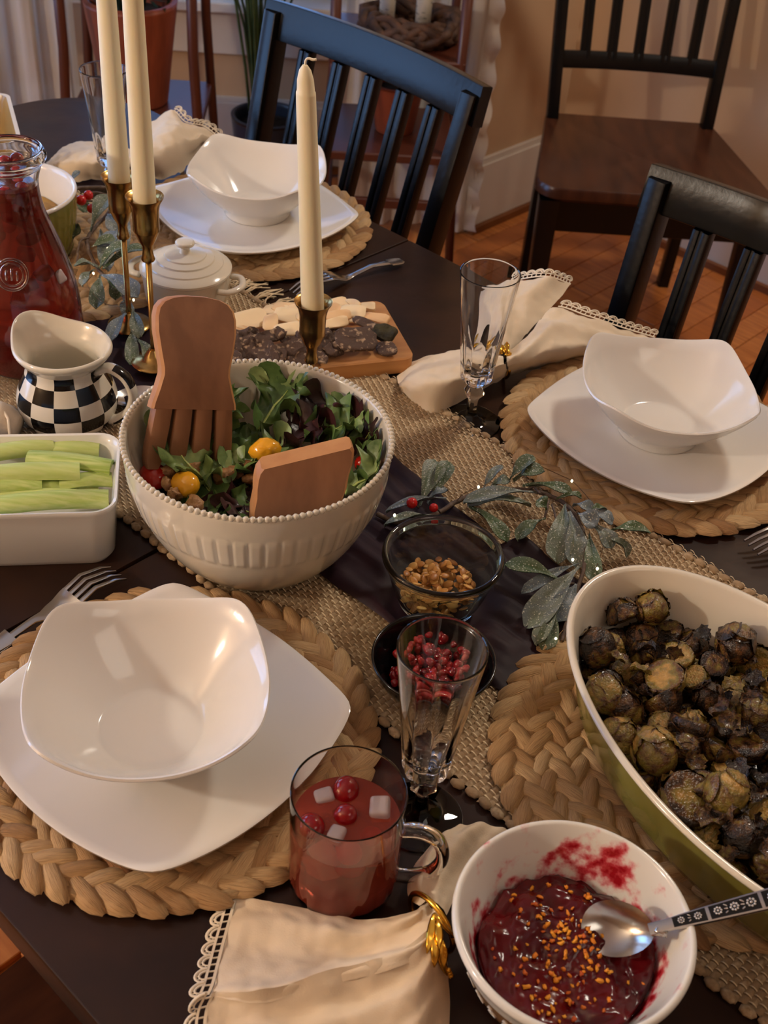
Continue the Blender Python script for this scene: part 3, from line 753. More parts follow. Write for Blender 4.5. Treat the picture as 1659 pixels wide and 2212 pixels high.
# bed of leaves below the visible ones
GL = 'green and purple salad leaf among the mixed leaves of the salad bowl'
for i in range(70):
    a = R.uniform(0, 2*pi); rr = 0.075*sqrt(R.random()); p = SB+Vector((rr*cos(a), rr*sin(a), 0.046+0.012*R.random()))
    m = M['lettuce'] if R.random() < 0.68 else M['lettucered']
    b = p; sd = R.random()*40
    aa = R.uniform(0, 2*pi); d = Vector((cos(aa), sin(aa), 0)); s = Vector((-sin(aa), cos(aa), 0)); L = R.uniform(0.03, 0.05); Wd = R.uniform(0.022, 0.036)
    if (p+d*L-SB).xy.length > 0.088: d = -d; s = -s
    ti = R.uniform(-0.2, 0.3)
    def fn(u, v):
        w = (v-0.5)*2; pr = 0.25+0.9*sin(min(1, u*1.1)*pi*0.75)
        return inbowl(b+d*(L*u)+s*(w*Wd*0.5*pr*(1+0.25*sin(u*19+sd)*w*w))+Vector((0, 0, L*ti*u+Wd*0.25*abs(w)**1.6*(1+sin(u*16+sd))*0.6+0.004*nz((u*4, w*2, sd)))))
    v, f, uv = grid(fn, 14, 8); o = obj('salad_leaf', MB().add(v, f), m, org=b); tag(o, GL, 'salad leaf', 'salad leaves')
lx = [(455, 1060, .070, 2.6, .062, .040, 'lettuce', .8, .5), (520, 1010, .072, 0.3, .060, .044, 'lettuce', .35, .3), (395, 1010, .075, 2.2, .055, .03, 'lettuce', .9, .5),
      (560, 930, .080, 1.0, .060, .046, 'lettuce', .75, .4), (600, 900, .082, 1.6, .050, .045, 'lettuce', .7, .6), (650, 960, .080, 0.2, .055, .044, 'lettuce', .7, .5),
      (690, 960, .082, 0.6, .052, .036, 'lettuce', .7, .4), (740, 975, .080, 0.2, .052, .036, 'lettuce', .7, .5), (600, 970, .080, 0.4, .055, .042, 'lettucered', .55, .5),
      (640, 940, .084, 0.9, .052, .040, 'lettucered', .55, .4), (745, 985, .076, 0.5, .054, .044, 'lettucered', .75, .4), (765, 1040, .078, -0.2, .048, .034, 'lettuce', .8, .5),
      (745, 1070, .076, 0.5, .050, .036, 'lettuce', .8, .5), (790, 1055, .074, 0.9, .044, .032, 'lettuce', .7, .4), (430, 985, .080, 1.1, .055, .036, 'lettuce', .95, .5),
      (480, 960, .080, 1.7, .052, .036, 'lettuce', .95, .5), (470, 1080, .070, -0.6, .060, .034, 'lettuce', .25, .3), (420, 1080, .068, -1.2, .050, .028, 'lettuce', .2, .3),
      (520, 1065, .070, -1.3, .050, .040, 'lettucered', .3, .3), (490, 1090, .066, -1.9, .045, .034, 'lettucered', .2, .3), (560, 990, .074, -2.2, .045, .034, 'lettuce', .3, .3),
      (390, 1040, .072, 0.3, .070, .036, 'lettuce', .35, .45), (330, 985, .070, -2.0, .03, .03, 'lettucered', .3, .3)]
LXL = ['curled green leaf standing up behind the yellow tomato', 'broad green leaf lying in front of the tall server', 'thin frilly leaf curling up in front of the server tines', 'tall frilly green leaf at the back middle of the salad',
       'frilly green leaf highest against the back wall of the bowl', 'broad green leaf in the middle behind the short server', 'frilly green leaf right of the middle of the salad', 'green leaf near the right wall among purple leaves',
       'crinkled purple leaf beside the yellow-green chunk', 'crinkled purple leaf in the back middle of the salad', 'dark purple leaf against the right wall of the salad bowl', 'green leaf standing at the right end above the short server', 'frilly green leaf right beside the short server',
       'small green leaf lowest at the right wall of the bowl', 'frilly green leaf tip at the right of the server tines', 'upright frilly leaf just right of the tall server', 'green leaf lying left of the short server', 'pale green leaf at the near wall below the yellow tomato',
       'dark purple leaf tucked left of the short server', 'purple leaf at the near wall of the salad bowl', 'green leaf between the two salad servers', 'long green leaf arching over the walnuts at the left', 'small purple leaf at the foot of the tall server']
for (px, py, rel, an, L, Wd, m, ri, cu), lb in zip(lx, LXL):
    lettuce('l', lb, px, py, rel, an, L, Wd, M[m], ri, cu, 1.0, 'frilly green salad leaves' if m == 'lettuce' else 'purple salad leaves')
def bit(name, lab, cat, px, py, rel, r, m, sc=(1, 1, 1), nzk=0.0, group=None, nu=14, nv=10, rot=None, fq=2.5):
    c = at(px, py, rel); sd = R.random()*90
    o = obj(name, MB().add(*sphere(c, r, nu, nv, sc, rot if rot is not None else rrot(), (lambda p: 1+nzk*noise.noise(p*fq+Vector((sd, 0, 0))))) ), m, org=c)
    return tag(o, lab, cat, group)
bit('yellow_tomato', 'halved yellow tomato with a dark speck near the left of the salad', 'tomato', 400, 1046, .080, .0125, M['yolk'], (1.15, 0.9, 0.8))
bit('avocado_piece', 'yellow-green chunk in the middle of the salad', 'vegetable', 573, 972, .094, .0125, M['yolk'], (1.1, 0.8, 0.8), .25)
bit('red_tomato', 'red tomato piece against the left wall of the salad bowl', 'tomato', 333, 1028, .074, .0125, M['tomato'], (0.8, 1.1, 0.9))
bit('red_tomato', 'red tomato piece at the right side of the salad', 'tomato', 792, 1004, .074, .010, M['tomato'], (0.8, 1.1, 0.9))
for px, py, s in ((356, 1022, 1.0), (410, 1016, 1.2), (427, 1008, .9), (487, 1028, 1.1), (505, 1022, 1.0), (536, 1010, .9), (378, 1068, .9), (362, 1048, .7), (422, 1092, 1.0), (540, 1035, .8)):
    bit('walnut_piece', 'tan walnut piece scattered in the salad', 'walnut', px, py, .078, .0076*s, M['walnut'], (1.2, .8, .7), .55, 'walnut pieces', 16, 11, None, 3.0)

def slab(name, lab, top, bot, wt, wm, wb, th, tines, back, square=False, shear=0.0):
    """hand-shaped wooden server from the grip end (top) down to its tines."""
    o0 = bot; t = thing('salad_server', lab, 'salad server', o0, 0, 'wooden salad servers')
    ax = (bot-top); L = ax.length; ax.normalize()
    nrm = (Vector(back)-ax*Vector(back).dot(ax)).normalized(); u = ax.cross(nrm).normalized()
    prof = [(0, 0.30), (0.012, 0.62), (0.035, 0.83), (0.07, 0.95), (0.12, 1.0), (0.2, 1.0)]
    if square: prof = [(0, 0.92), (0.03, 0.985), (0.07, 1.0), (0.13, 1.0), (0.2, 0.97)]
    secs = []
    for s, k in prof: secs.append((s, wt*k, 0.0))
    for s in (0.3, 0.4, 0.5, 0.6): 
        secs.append((s, lerp(wt, wm, smooth((s-0.2)/(0.22 if tines else 0.35))), 0.0))
    if tines: secs = secs[:-2]; secs += [(0.44, wm, 0), (0.52, lerp(wm, wb, 0.35), 0), (0.60, lerp(wm, wb, 0.75), 0), (0.635, lerp(wm, wb, 0.85), 0)]
    else:
        for s in (0.68, 0.76): secs.append((s, lerp(wm, wb, smooth((s-0.45)/0.35)), 0))
    n = 14; rs = []
    def bow(s): return nrm*(0.012*sin(pi*min(1, s*1.0))*1.0)
    for s, hw, _ in secs:
        c = top+ax*(L*s)+bow(s)-u*(shear*s*(1 if u.x > 0 else -1)); ring = []
        for a, b in ((1, -1), (1, 1), (-1, 1), (-1, -1)):
            for k in (0, 1):
                e = 0.0022
                if (a*b > 0) == (k == 0): ring.append(c+u*(a*hw)+nrm*(b*(th/2-e)))
                else: ring.append(c+u*(a*(hw-e))+nrm*(b*th/2))
        rs.append(ring)
    v, f = rings(rs, True, True)
    # broad faces get the dark wood, edges the lighter wood
    mi = []
    for q in f:
        pts = [v[i] for i in q]; nn = (pts[1]-pts[0]).cross(pts[2]-pts[0])
        nn = nn.normalized() if nn.length > 1e-12 else nrm
        mi.append(0 if abs(nn.dot(nrm)) > 0.8 else 1)
    if tines: mi[-1] = 0
    mb = MB().add(v, f); mb.m = mi
    obj('blade', mb, [M['server'], M['serveredge']], t, sharp=35)
    if tines:
        k = tines; gap = 0.0035; tw = (2*wb-gap*(k-1))/k
        for i in range(k):
            x = -wb+tw/2+i*(tw+gap); s0 = 0.625
            sec = [(top+ax*(L*s)+u*(x*lerp(0.86, 1.0, min(1, (s-s0)/0.3)))+bow(s), tw/2*q, th/2) for s, q in ((s0-0.02, 0.90), (0.75, 0.96), (0.88, 0.95), (0.95, 0.85), (1.0, 0.6))]
            mb = MB().add(*bar(sec, u, nrm, 0.3)); obj('tine', mb, M['server'], t, sharp=35)
    return t, u, nrm
tp = aty(418, 640, 0.865); bt = aty(400, 1010, 0.800)
slab('s', 'tall wooden salad server with tines, standing at the left of the salad bowl', tp, bt, 0.0335, 0.0285, 0.0370, 0.0165, 4, (0.50, -1, 0.25))
tp2 = aty(660, 978, 0.748); bt2 = aty(712, 1190, 0.752)
t2, u2, n2 = slab('s', 'shorter wooden salad server end with a small notch, leaning at the front of the salad', tp2, bt2, 0.0385, 0.0345, 0.048, 0.0165, 0, (0.20, -1, 0.25), True, 0.045)
nb = aty(662, 1035, 0.752)+n2*0.010
obj('notch', MB().add(*box(nb, (0.009, 0.006, 0.011), 0.2, 0.002, 2)), M['serveredge'], t2)

# ------------------------------------------------------------------ celery dish
CD = at(0, 0, 0)
ca_ = radians(10.5); cu = Vector((cos(ca_), sin(ca_), 0)); cv = Vector((-sin(ca_), cos(ca_), 0))
cr = (at(262, 985, 0.06)+at(258, 1045, 0.06))/2 - cv*0.004
CC = cr-cu*0.098; CC.z = T
cd = thing('celery_dish', 'white rectangular baking dish holding celery sticks at the left edge', 'dish', CC, ca_)
def rrect(a, b, r, z, k=6):
    o = []
    for sx, sy, q in ((1, 1, 0), (-1, 1, 1), (-1, -1, 2), (1, -1, 3)):
        for i in range(k+1):
            an = pi/2*q+pi/2*i/k; o.append(Vector((sx*(a-r)+r*cos(an), sy*(b-r)+r*sin(an), z)))
    return o
cds = [rrect(.084, .042, .014, .0005), rrect(.088, .046, .016, 0), rrect(.0915, .0495, .018, .006), rrect(.0945, .0525, .019, .045), rrect(.0965, .0545, .0195, .057), rrect(.0975, .0555, .020, .0605), rrect(.0968, .0548, .0195, .0622),
       rrect(.0945, .0525, .018, .0615), rrect(.0918, .0498, .0165, .055), rrect(.0885, .0465, .015, .01), rrect(.083, .041, .012, .005)]
obj('dish_body', MB().add(*rings(cds, True, True)), M['milk'], cd, local=True, sharp=50)
CEL = [((-150, 1140), (345, 1074), .052, .0085, 'topmost celery stick at the back left of the celery dish'), ((300, 1090), (638, 1100), .050, .008, 'celery stick lying at the back right of the celery dish'),
       ((330, 1140), (510, 1130), .046, .006, 'short end of a celery stick showing between two sticks at the back'), ((180, 1150), (715, 1212), .056, .0085, 'long celery stick slanting down to the right on top of the pile'),
       ((-150, 1265), (513, 1235), .056, .010, 'thick celery stick across the middle of the pile, hollow side up'), ((380, 1315), (718, 1288), .048, .0078, 'celery stick ending at the right wall below the slanting one'),
       ((-150, 1350), (272, 1328), .050, .008, 'celery stick with a square cut end at the left of the pile'), ((230, 1345), (402, 1334), .046, .0066, 'small cut celery end just right of the square cut one'),
       ((380, 1362), (632, 1356), .040, .007, 'shaded celery stick low in the right of the dish'), ((-150, 1400), (490, 1388), .045, .0065, 'thin celery stick just behind the frontmost one'),
       ((0, 1450), (697, 1412), .050, .0098, 'frontmost celery stick, along the near wall of the dish'), ((-150, 1300), (250, 1310), .030, .009, 'celery stick at the bottom of the pile')]
for (x0, y0), (x1, y1), rel, r, lab in CEL:
    a, b = at(x0/2.963, 600+y0/2.963, rel), at(x1/2.963, 600+y1/2.963, rel)
    if a.x < CC.x-0.085: a = a+(b-a)*((CC.x-0.085-a.x)/(b.x-a.x))
    ax = (b-a).normalized(); s = ax.cross(Vector((0, 0, 1))).normalized(); up = s.cross(ax); roll = R.uniform(-0.5, 0.3)
    rs = []
    for i in range(9):
        p = a.lerp(b, i/8)+up*(0.0025*sin(pi*i/8)); ring = []
        for k in range(9):
            an = radians(200)-radians(220)*k/8+roll; q = 1.0+0.04*cos(an*7); ring.append(p+s*(r*q*cos(an))+up*(r*0.8*q*sin(an)-r*0.15))
        for k in range(5):
            an = radians(-5)+radians(190)*k/4+roll; ring.append(p+s*(r*0.72*cos(an))+up*(r*0.25*sin(an)-r*0.15))
        rs.append(ring)
    o = obj('celery_stick', MB().add(*rings(rs, True, True)), M['celery'], org=a, sharp=50); tag(o, lab, 'celery', 'celery sticks')

# ------------------------------------------------------------------ checkered pitcher
PI_ = Vector((-0.312, 0.957, T)); PIZ = 0.0
pz = thing('checkered_pitcher', 'small cream pitcher with black and white checks and a looped handle', 'pitcher', PI_)
SEGP = 96
spout_a = radians(142); hand_a = radians(-12)
def pfn(a, r, z):
    if z > 0.058:
        k = smooth((z-0.058)/0.02); d = (a-spout_a+pi) % (2*pi)-pi; g = math.exp(-(d/0.55)**2); d2 = (a-hand_a+pi) % (2*pi)-pi; g2 = math.exp(-(d2/0.6)**2)
        r += k*(0.013*g+0.003*g2); z += k*(0.010*g+0.001*g2)
    return r, z
pb_ = smoothprof([(0.037, 0.0), (0.0435, 0.008), (0.0475, 0.022), (0.0455, 0.036), (0.0395, 0.050), (0.0345, 0.060), (0.0340, 0.067)], 6)
mb = MB(); v, f = lathe(pb_, SEGP, (0, 0, 0), pfn); mb.add(v, f)
zb = [-0.001, 0.0115, 0.0265, 0.0415, 0.056, 0.07]
for i, q in enumerate(f):
    j = i % SEGP; z = sum(v[k].z for k in q)/4; row = 0
    while row < 4 and z > zb[row+1]: row += 1
    mb.m[i] = ((j//8)+row) % 2
obj('body', mb, [M['cream'], M['black']], pz, local=True)
rp = smoothprof([(0.0340, 0.066), (0.0385, 0.0715), (0.0430, 0.0775), (0.0445, 0.0815), (0.0425, 0.0838), (0.0400, 0.0815), (0.0360, 0.074), (0.0320, 0.065), (0.036, 0.05), (0.043, 0.03), (0.043, 0.012), (0.03, 0.005), (0.0001, 0.005)], 3)
obj('rim_and_interior', MB().add(*lathe(rp, SEGP, (0, 0, 0), pfn)), M['cream'], pz, local=True)
obj('base', MB().add(*lathe([(0.0001, 0.0), (0.037, 0.0)], SEGP)), M['cream'], pz, local=True)
hd = Vector((cos(hand_a), sin(hand_a), 0))
hp = crom([hd*0.034+Vector((0, 0, 0.062)), hd*0.047+Vector((0, 0, 0.069)), hd*0.062+Vector((0, 0, 0.062)), hd*0.069+Vector((0, 0, 0.045)), hd*0.064+Vector((0, 0, 0.026)), hd*0.052+Vector((0, 0, 0.013)), hd*0.044+Vector((0, 0, 0.010))], 29)
v, f = tube(hp, 0.0068, 12, True, 0.62); mb = MB().add(v, f)
for i in range(len(f)):
    q = f[i]; c = sum((Vector(v[k]) for k in q), Vector())/len(q); k = (i//12)
    out = (c-hp[min(k, 28)]).dot((hp[min(k, 28)]-(hd*0.045+Vector((0, 0, 0.04)))).normalized())
    mb.m[i] = 1 if out > 0.0012 and (6 <= k < 12 or 18 <= k < 25) else 0
obj('handle', mb, [M['cream'], M['black']], pz, local=True)

# ------------------------------------------------------------------ carafe of punch
CF = Vector((-0.3725, 1.05, T+0.007))
cf = thing('glass_carafe', 'tall glass carafe of dark red cranberry punch at the left edge', 'carafe', CF)
co_ = smoothprof([(0.044, 0.0), (0.051, 0.004), (0.0535, 0.02), (0.0530, 0.05), (0.0500, 0.085), (0.0425, 0.116), (0.0330, 0.145), (0.0278, 0.162), (0.0252, 0.18), (0.0258, 0.194), (0.0305, 0.208)], 4)
ci_ = [(max(0.0001, r-0.0026), z) for r, z in reversed(co_) if z > 0.003]
rimp = [(0.0335, 0.2110), (0.0350, 0.2135), (0.0352, 0.2165), (0.0340, 0.2190), (0.0325, 0.2215), (0.0310, 0.2225), (0.0295, 0.2215), (0.0290, 0.2170), (0.0288, 0.212)]
obj('carafe_glass', MB().add(*lathe([(0.0001, 0.0)]+co_+rimp+ci_+[(0.03, 0.005), (0.0001, 0.005)], 64)), M['glass'], cf, local=True)
lq = [(0.0001, 0.0046)]+[(0.03, 0.0046)]+[(r-0.0022, max(z, 0.0046)) for r, z in co_ if 0.003 < z < 0.187]+[(0.0231, 0.188), (0.0001, 0.188)]
obj('punch', MB().add(*lathe(lq, 64)), M['juice'], cf, local=True)
mdv = Vector((0.10, -0.995, 0)); md = MB(); u_ = Vector((0.995, 0.10, 0)); mc = Vector((0, 0, 0.116))+mdv*0.0425
slp = Vector((0, 0, 1)).lerp(-mdv, 0.28).normalized()
md.add(*tube([mc+u_*(0.0145*cos(a))+slp*(0.0145*sin(a)) for a in [2*pi*i/28 for i in range(29)]], 0.0016, 6, False))
md.add(*tube([mc+u_*(0.0105*cos(a))+slp*(0.0105*sin(a)) for a in [2*pi*i/28 for i in range(29)]], 0.0010, 6, False))
for k in range(3): md.add(*tube([mc+u_*(-0.005+0.005*k)+slp*(-0.005)+mdv*0.001, mc+u_*(-0.005+0.005*k)+slp*(0.004+0.002*(k == 1))+mdv*0.001], 0.0011, 5))
obj('medallion', md, M['glass'], cf, local=True)
CRL = 'cranberry floating in the dark punch in the carafe'
for i in range(34):
    a = R.uniform(0, 2*pi); z = lerp(0.115, 0.184, sqrt(R.random())); rm = interp([(0.11, .040), (.116, .036), (.145, .026), (.162, .020), (.19, .0175)], z)-0.0058
    rr = rm*sqrt(R.uniform(0.5, 1)); c = CF+Vector((rr*cos(a), rr*sin(a), z))
    o = obj('cranberry', MB().add(*sphere(c, R.uniform(0.0066, 0.0080), 12, 8, (1, 1, 1.15), rrot())), M['red'], org=c); tag(o, CRL, 'cranberry', 'cranberries in the carafe')
for px, py, z, lab in ((37, 346, .197, 'cranberry riding highest at the mouth of the carafe'), (12, 352, .194, 'cranberry half out of the punch left of the highest one')):
    c = atz(px, py, CF.z+z); o = obj('cranberry', MB().add(*sphere(c, 0.0072, 14, 10, (1, 1, 1.1), rrot())), M['red'], org=c); tag(o, lab, 'cranberry', 'cranberries in the carafe')
for px, py, z, s in ((52, 525, .12, 1.2), (88, 562, .105, 1.3), (125, 570, .10, 1.1), (40, 610, .095, 1.3), (60, 585, .1, 1.0), (25, 545, .11, 1.0)):
    d = ray(px, py); w_ = Vector((CF.x, CF.y)); t_ = (w_.x*d.x+w_.y*d.y)/(d.x*d.x+d.y*d.y); c = CAM+d*t_
    rm = interp([(0.0, .048), (.085, .045), (.116, .038), (.145, .028)], c.z-CF.z)
    n_ = (CAM-c).normalized(); c = c+Vector((n_.x, n_.y, 0))*(rm*0.70)
    o = obj('ice_cube', MB().add(*box(c, (.011*s, .012*s, .009*s), rrot().to_4x4(), .003, 3)), M['ice'], org=c); tag(o, 'melting ice cube in the dark punch in the carafe', 'ice cube', 'ice in the carafe')

# ------------------------------------------------------------------ green fluted dish and baking dish at the back left
GD = at(90, 430, 0.075); GD = Vector((GD.x-0.040, GD.y+0.004, T+MTOP))
gd = thing('fluted_dish', 'round green fluted dish with a white inside, behind the carafe', 'dish', GD)
gp_ = [(0.0001, 0), (0.062, 0), (0.066, 0.003), (0.072, 0.03), (0.076, 0.066)]
gq = [(0.0775, 0.068), (0.0765, 0.0705), (0.0735, 0.070), (0.0715, 0.064), (0.066, 0.012), (0.06, 0.007), (0.0001, 0.007)]
obj('outer_wall', MB().add(*lathe(smoothprof(gp_, 4), 180, (0, 0, 0), lambda a, r, z: (r+(0.0012*abs(sin(a*22)) if 0.06 < r and 0.004 < z < 0.062 else 0), z))), M['olive'], gd, local=True)
obj('inner_wall', MB().add(*lathe([(0.076, 0.066)]+gq, 96)), M['china'], gd, local=True)
fi = MB().add(*lathe([(0.067, 0.03), (0.05, 0.034), (0.02, 0.036), (0.0001, 0.035)], 40, GD, lambda a, r, z: (r, z+0.003*sin(a*5+r*200))))
tag(obj('baked_filling', fi, M['bread'], org=GD, kind='stuff'), 'brown baked filling inside the green fluted dish', 'food')
bkc = at(44, 222, 0.07); BD = Vector((bkc.x-0.100, bkc.y-0.083, T)); brot = radians(22)
bd_ = thing('baking_dish', 'white rimmed baking dish with a yellow inside at the far left edge of the table', 'dish', BD, brot)
Lr = rrect(.115, .07, .012, 0)
bds = [rrect(.095, .06, .012, 0), rrect(.10, .064, .014, .004), rrect(.108, .072, .014, .058), rrect(.113, .077, .015, .066), rrect(.113, .077, .015, .070), rrect(.108, .072, .013, .070)]
off = Matrix.Translation(Vector((-0.03, 0.01, 0)))
obj('outer_wall', MB().add(*rings(bds, True, False)), M['china'], bd_, local=True, sharp=50)
obj('inner_wall', MB().add(*rings([rrect(.108, .072, .013, .070), rrect(.105, .069, .012, .062), rrect(.098, .062, .010, .012)], False, True)), mat('yellow_glaze', (160, 130, 80), 0.25), bd_, local=True, sharp=50)

# ------------------------------------------------------------------ candlesticks and taper candles
def candlestick(x, y, rel, base=0.0, lean=(0, 0)):
    t = thing('candlestick', '', 'candlestick', (x, y, T+base), 0, 'brass candlesticks'); h = rel-base
    k = [(0.0172, 0), (0.0180, 0.0006), (0.0176, -0.001), (0.0146, -0.006), (0.0128, -0.014), (0.0124, -0.026), (0.0126, -0.0335), (0.0122, -0.0345), (0.0118, -0.0355), (0.0085, -0.044), (0.0056, -0.049), (0.0048, -0.054), (0.0056, -0.060), (0.0068, -0.064), (0.0062, -0.0655), (0.0032, -0.066)]
    inner = [(0.0108, -0.014), (0.0110, -0.008), (0.0132, -0.004), (0.0164, -0.0004), (0.0172, 0)]
    obj('candle_cup', MB().add(*lathe([(0.0001, h-0.014)]+[(r, h+z) for r, z in inner]+[(r, h+z) for r, z in k]+[(0.0001, h-0.066)], 40)), M['brass'], t, local=True, sharp=40)
    obj('stem', MB().add(*lathe([(0.0001, h-0.064), (0.0031, h-0.064), (0.0029, 0.02), (0.0045, 0.012), (0.0001, 0.010)], 16)), M['brass'], t, local=True)
    obj('base', MB().add(*lathe([(0.0001, 0), (0.0225, 0), (0.0232, 0.0015), (0.022, 0.003), (0.018, 0.0042), (0.013, 0.006), (0.009, 0.010), (0.005, 0.016), (0.0001, 0.016)], 48)), M['brass'], t, local=True, sharp=40)
    return t
def candle(x, y, z0, z1, lab, lean=(0.0, 0.0)):
    t = thing('taper_candle', lab, 'candle', (x, y, T+z0), 0, 'ivory taper candles'); L = z1-z0
    def P(z): return Vector((lean[0]*z/L, lean[1]*z/L, z))
    pr = [(0.0001, 0), (0.0101, 0), (0.0107, 0.004), (0.0107, 0.03), (0.0084, L-0.024), (0.0083, L-0.0225), (0.0076, L-0.021), (0.0070, L-0.012), (0.0050, L-0.004), (0.0022, L), (0.0001, L+0.0004)]
    v, f = lathe(pr, 28); v = [p+Vector((lean[0]*p.z/L, lean[1]*p.z/L, 0)) for p in v]
    obj('wax_taper', MB().add(v, f), M['wax'], t, local=True, sharp=40)
    w = [P(L-0.002), P(L)+Vector((0.0005, 0, 0.004)), P(L)+Vector((0.003, 0, 0.0058)), P(L)+Vector((0.0062, 0, 0.0050)), P(L)+Vector((0.0092, 0, 0.0055))]
    obj('wick', MB().add(*tube(crom(w, 10), 0.0011, 6)), M['wick'], t, local=True)
CS = [(-0.083, 1.000, 0.1275, (-0.014, 0.0), 'short'), (-0.248, 1.050, 0.1935, (0, 0), 'tall'), (-0.2885, 1.120, 0.1785, (0, 0), 'tall')]
SL = ['short brass candlestick standing behind the salad bowl by the cutting board', 'brass candlestick in front of the pair at the left, beside the lidded pot', 'brass candlestick at the back of the pair, stem in the garland']
CL = ['ivory taper candle with a curled white wick, standing alone in the middle', 'ivory taper candle of the left pair, the right-hand and nearer one', 'ivory taper candle of the left pair, the left-hand and farther one']
for (x, y, rel, lean, _), a, b in zip(CS, SL, CL):
    t = candlestick(x, y, rel, 0.012 if y < 1.1 else 0.011); t['label'] = a
    candle(x, y, rel-0.0135, rel+(0.243 if y > 1.01 else 0.2185), b, lean)

# ------------------------------------------------------------------ small lidded pot
KC = Vector((-0.240, 1.190, T+0.004)); km = M['cream']
kc = thing('lidded_pot', 'small round cream pot with a ringed lid, knob and two loop handles', 'pot', KC)
obj('pot_body', MB().add(*lathe(smoothprof([(0.0001, 0), (0.040, 0), (0.044, 0.004), (0.0465, 0.02), (0.0478, 0.036), (0.0485, 0.040), (0.0470, 0.0405), (0.0450, 0.036), (0.042, 0.008), (0.0001, 0.005)], 2), 64)), km, kc, local=True, sharp=60)
ld = obj('lid', MB().add(*lathe([(0.0485, 0.0405), (0.0502, 0.042), (0.0502, 0.0445), (0.048, 0.0465), (0.0412, 0.0495), (0.0405, 0.0510), (0.0395, 0.0515), (0.032, 0.0542), (0.0312, 0.0560), (0.0302, 0.0563), (0.023, 0.0582), (0.0222, 0.0597), (0.021, 0.0600), (0.009, 0.0615), (0.0001, 0.0615), (0.0001, 0.0405)], 72)), km, kc, local=True, sharp=25)
obj('lid_knob', MB().add(*lathe(smoothprof([(0.0065, 0.061), (0.0052, 0.064), (0.0055, 0.068), (0.010, 0.0705), (0.0105, 0.073), (0.0085, 0.0748), (0.0001, 0.0752)], 3), 32)), km, ld, local=True)
for a in (radians(-14), radians(166)):
    d = Vector((cos(a), sin(a), 0)); s = Vector((-sin(a), cos(a), 0))
    h = crom([d*0.046+s*0.019+Vector((0, 0, .033)), d*0.058+s*0.017+Vector((0, 0, .034)), d*0.0655+Vector((0, 0, .034)), d*0.058-s*0.017+Vector((0, 0, .034)), d*0.046-s*0.019+Vector((0, 0, .033))], 18)
    obj('loop_handle', MB().add(*tube(h, 0.0042, 9, True, 0.75)), km, kc, local=True)

# ------------------------------------------------------------------ cutting board with cheese and crackers
ba = radians(20); bu = Vector((cos(ba), sin(ba), 0)); bv = Vector((-sin(ba), cos(ba), 0))
bc = at(898, 772, 0.020); BC_ = bc-bu*0.102+bv*0.061; BC_.z = T+0.0105
cb = thing('cutting_board', 'small bamboo cutting board with rounded corners behind the salad bowl', 'cutting board', BC_, ba)
obj('board', MB().add(*rings([rrect(.100, .059, .010, -.0095), rrect(.102, .061, .012, -.008), rrect(.102, .061, .012, .008), rrect(.1005, .0595, .011, .0095)], True, True)), M['bamboo'], cb, local=True, sharp=40)
BT = 0.0205
def zpx(x, y): return 460+x/3.456, 480+y/3.456
ORD = ['first', 'second', 'third', 'fourth', 'fifth', 'sixth', 'seventh', 'eighth', 'ninth', 'tenth', 'eleventh', 'twelfth', 'thirteenth', 'fourteenth', 'fifteenth']
def slice_(name, lab, cat, x, y, w, d, th, m, group, lift=0.003, tilt=0.25, rot=None, n=5, rough=0.0):
    px, py = zpx(x, y); c = at(px, py, BT+lift); a = rot if rot is not None else R.uniform(-0.4, 0.6)
    ol = []
    k = 20
    for i in range(k):
        an = 2*pi*i/k; q = 1/((abs(cos(an))**n+abs(sin(an))**n)**(1/n)); q *= 1+0.06*noise.noise(Vector((cos(an)*1.3+x, sin(an)*1.3+y, 0)))+rough*noise.noise(Vector((cos(an)*3+x, sin(an)*3, y)))
        ol.append((q*w/2*cos(an), q*d/2*sin(an)))
    rm = Matrix.Rotation(a, 3, 'Z') @ Matrix.Rotation(tilt, 3, 'X') @ Matrix.Rotation(R.uniform(-0.12, 0.12), 3, 'Y')
    rs = []
    for s, z in ((0.3, -th/2), (0.93, -th/2), (1, -th*0.3), (1, th*0.3), (0.93, th/2), (0.6, th/2), (0.3, th/2), (0.02, th/2)):
        rs.append([c+rm @ Vector((ol[i][0]*s, ol[i][1]*s, z+(0.0030*rough*8*noise.noise(Vector((ol[i][0]*s*140+x, ol[i][1]*s*140, y))) if rough else 0.0012*s*s*sin(i/k*4*pi)))) for i in range(k)])
    o = obj(name, MB().add(*rings(rs, True, True)), m, org=c, sharp=50); return tag(o, lab, cat, group)
CH = 'thin pale cheese slice, %s from the left in the row on the cutting board'
CHX = [190, 280, 430, 470, 560.5, 561, 580, 660, 720, 860, 920, 930, 930.5, 1000, 1045]
for x, y, w, d, lf, ti in ((280, 725, .040, .026, .010, .3), (190, 830, .024, .016, .006, .3), (580, 700, .036, .022, .009, .25), (560.5, 645, .034, .018, .006, .2), (470, 660, .03, .02, .004, .1), (430, 750, .016, .022, .012, .4), (561, 800, .030, .017, .012, .35),
                           (660, 650, .03, .02, .008, .2), (720, 690, .03, .02, .010, .3), (930, 610, .026, .018, .006, .2), (860, 660, .028, .02, .008, .3), (1000, 700, .03, .02, .007, .3), (930.5, 695, .030, .012, .012, .45), (920, 750, .028, .012, .014, .5), (1045, 665, .028, .018, .010, .3)):
    slice_('cheese_slice', CH % ORD[CHX.index(x)], 'cheese', x, y, w, d, .0030, M['cheese'], 'cheese slices', lf, ti)
slice_('cheese_slice', 'thick oblong cheese piece at the right end of the cheese row', 'cheese', 1215, 720, .029, .014, .0055, M['cheese'], 'cheese slices', .006, .2, -0.25, 9)
slice_('cheese_slice', 'small square cheese piece in the back right corner of the board', 'cheese', 1155, 632, .017, .011, .005, M['cheese'], 'cheese slices', .006, .2, 0.1, 9)
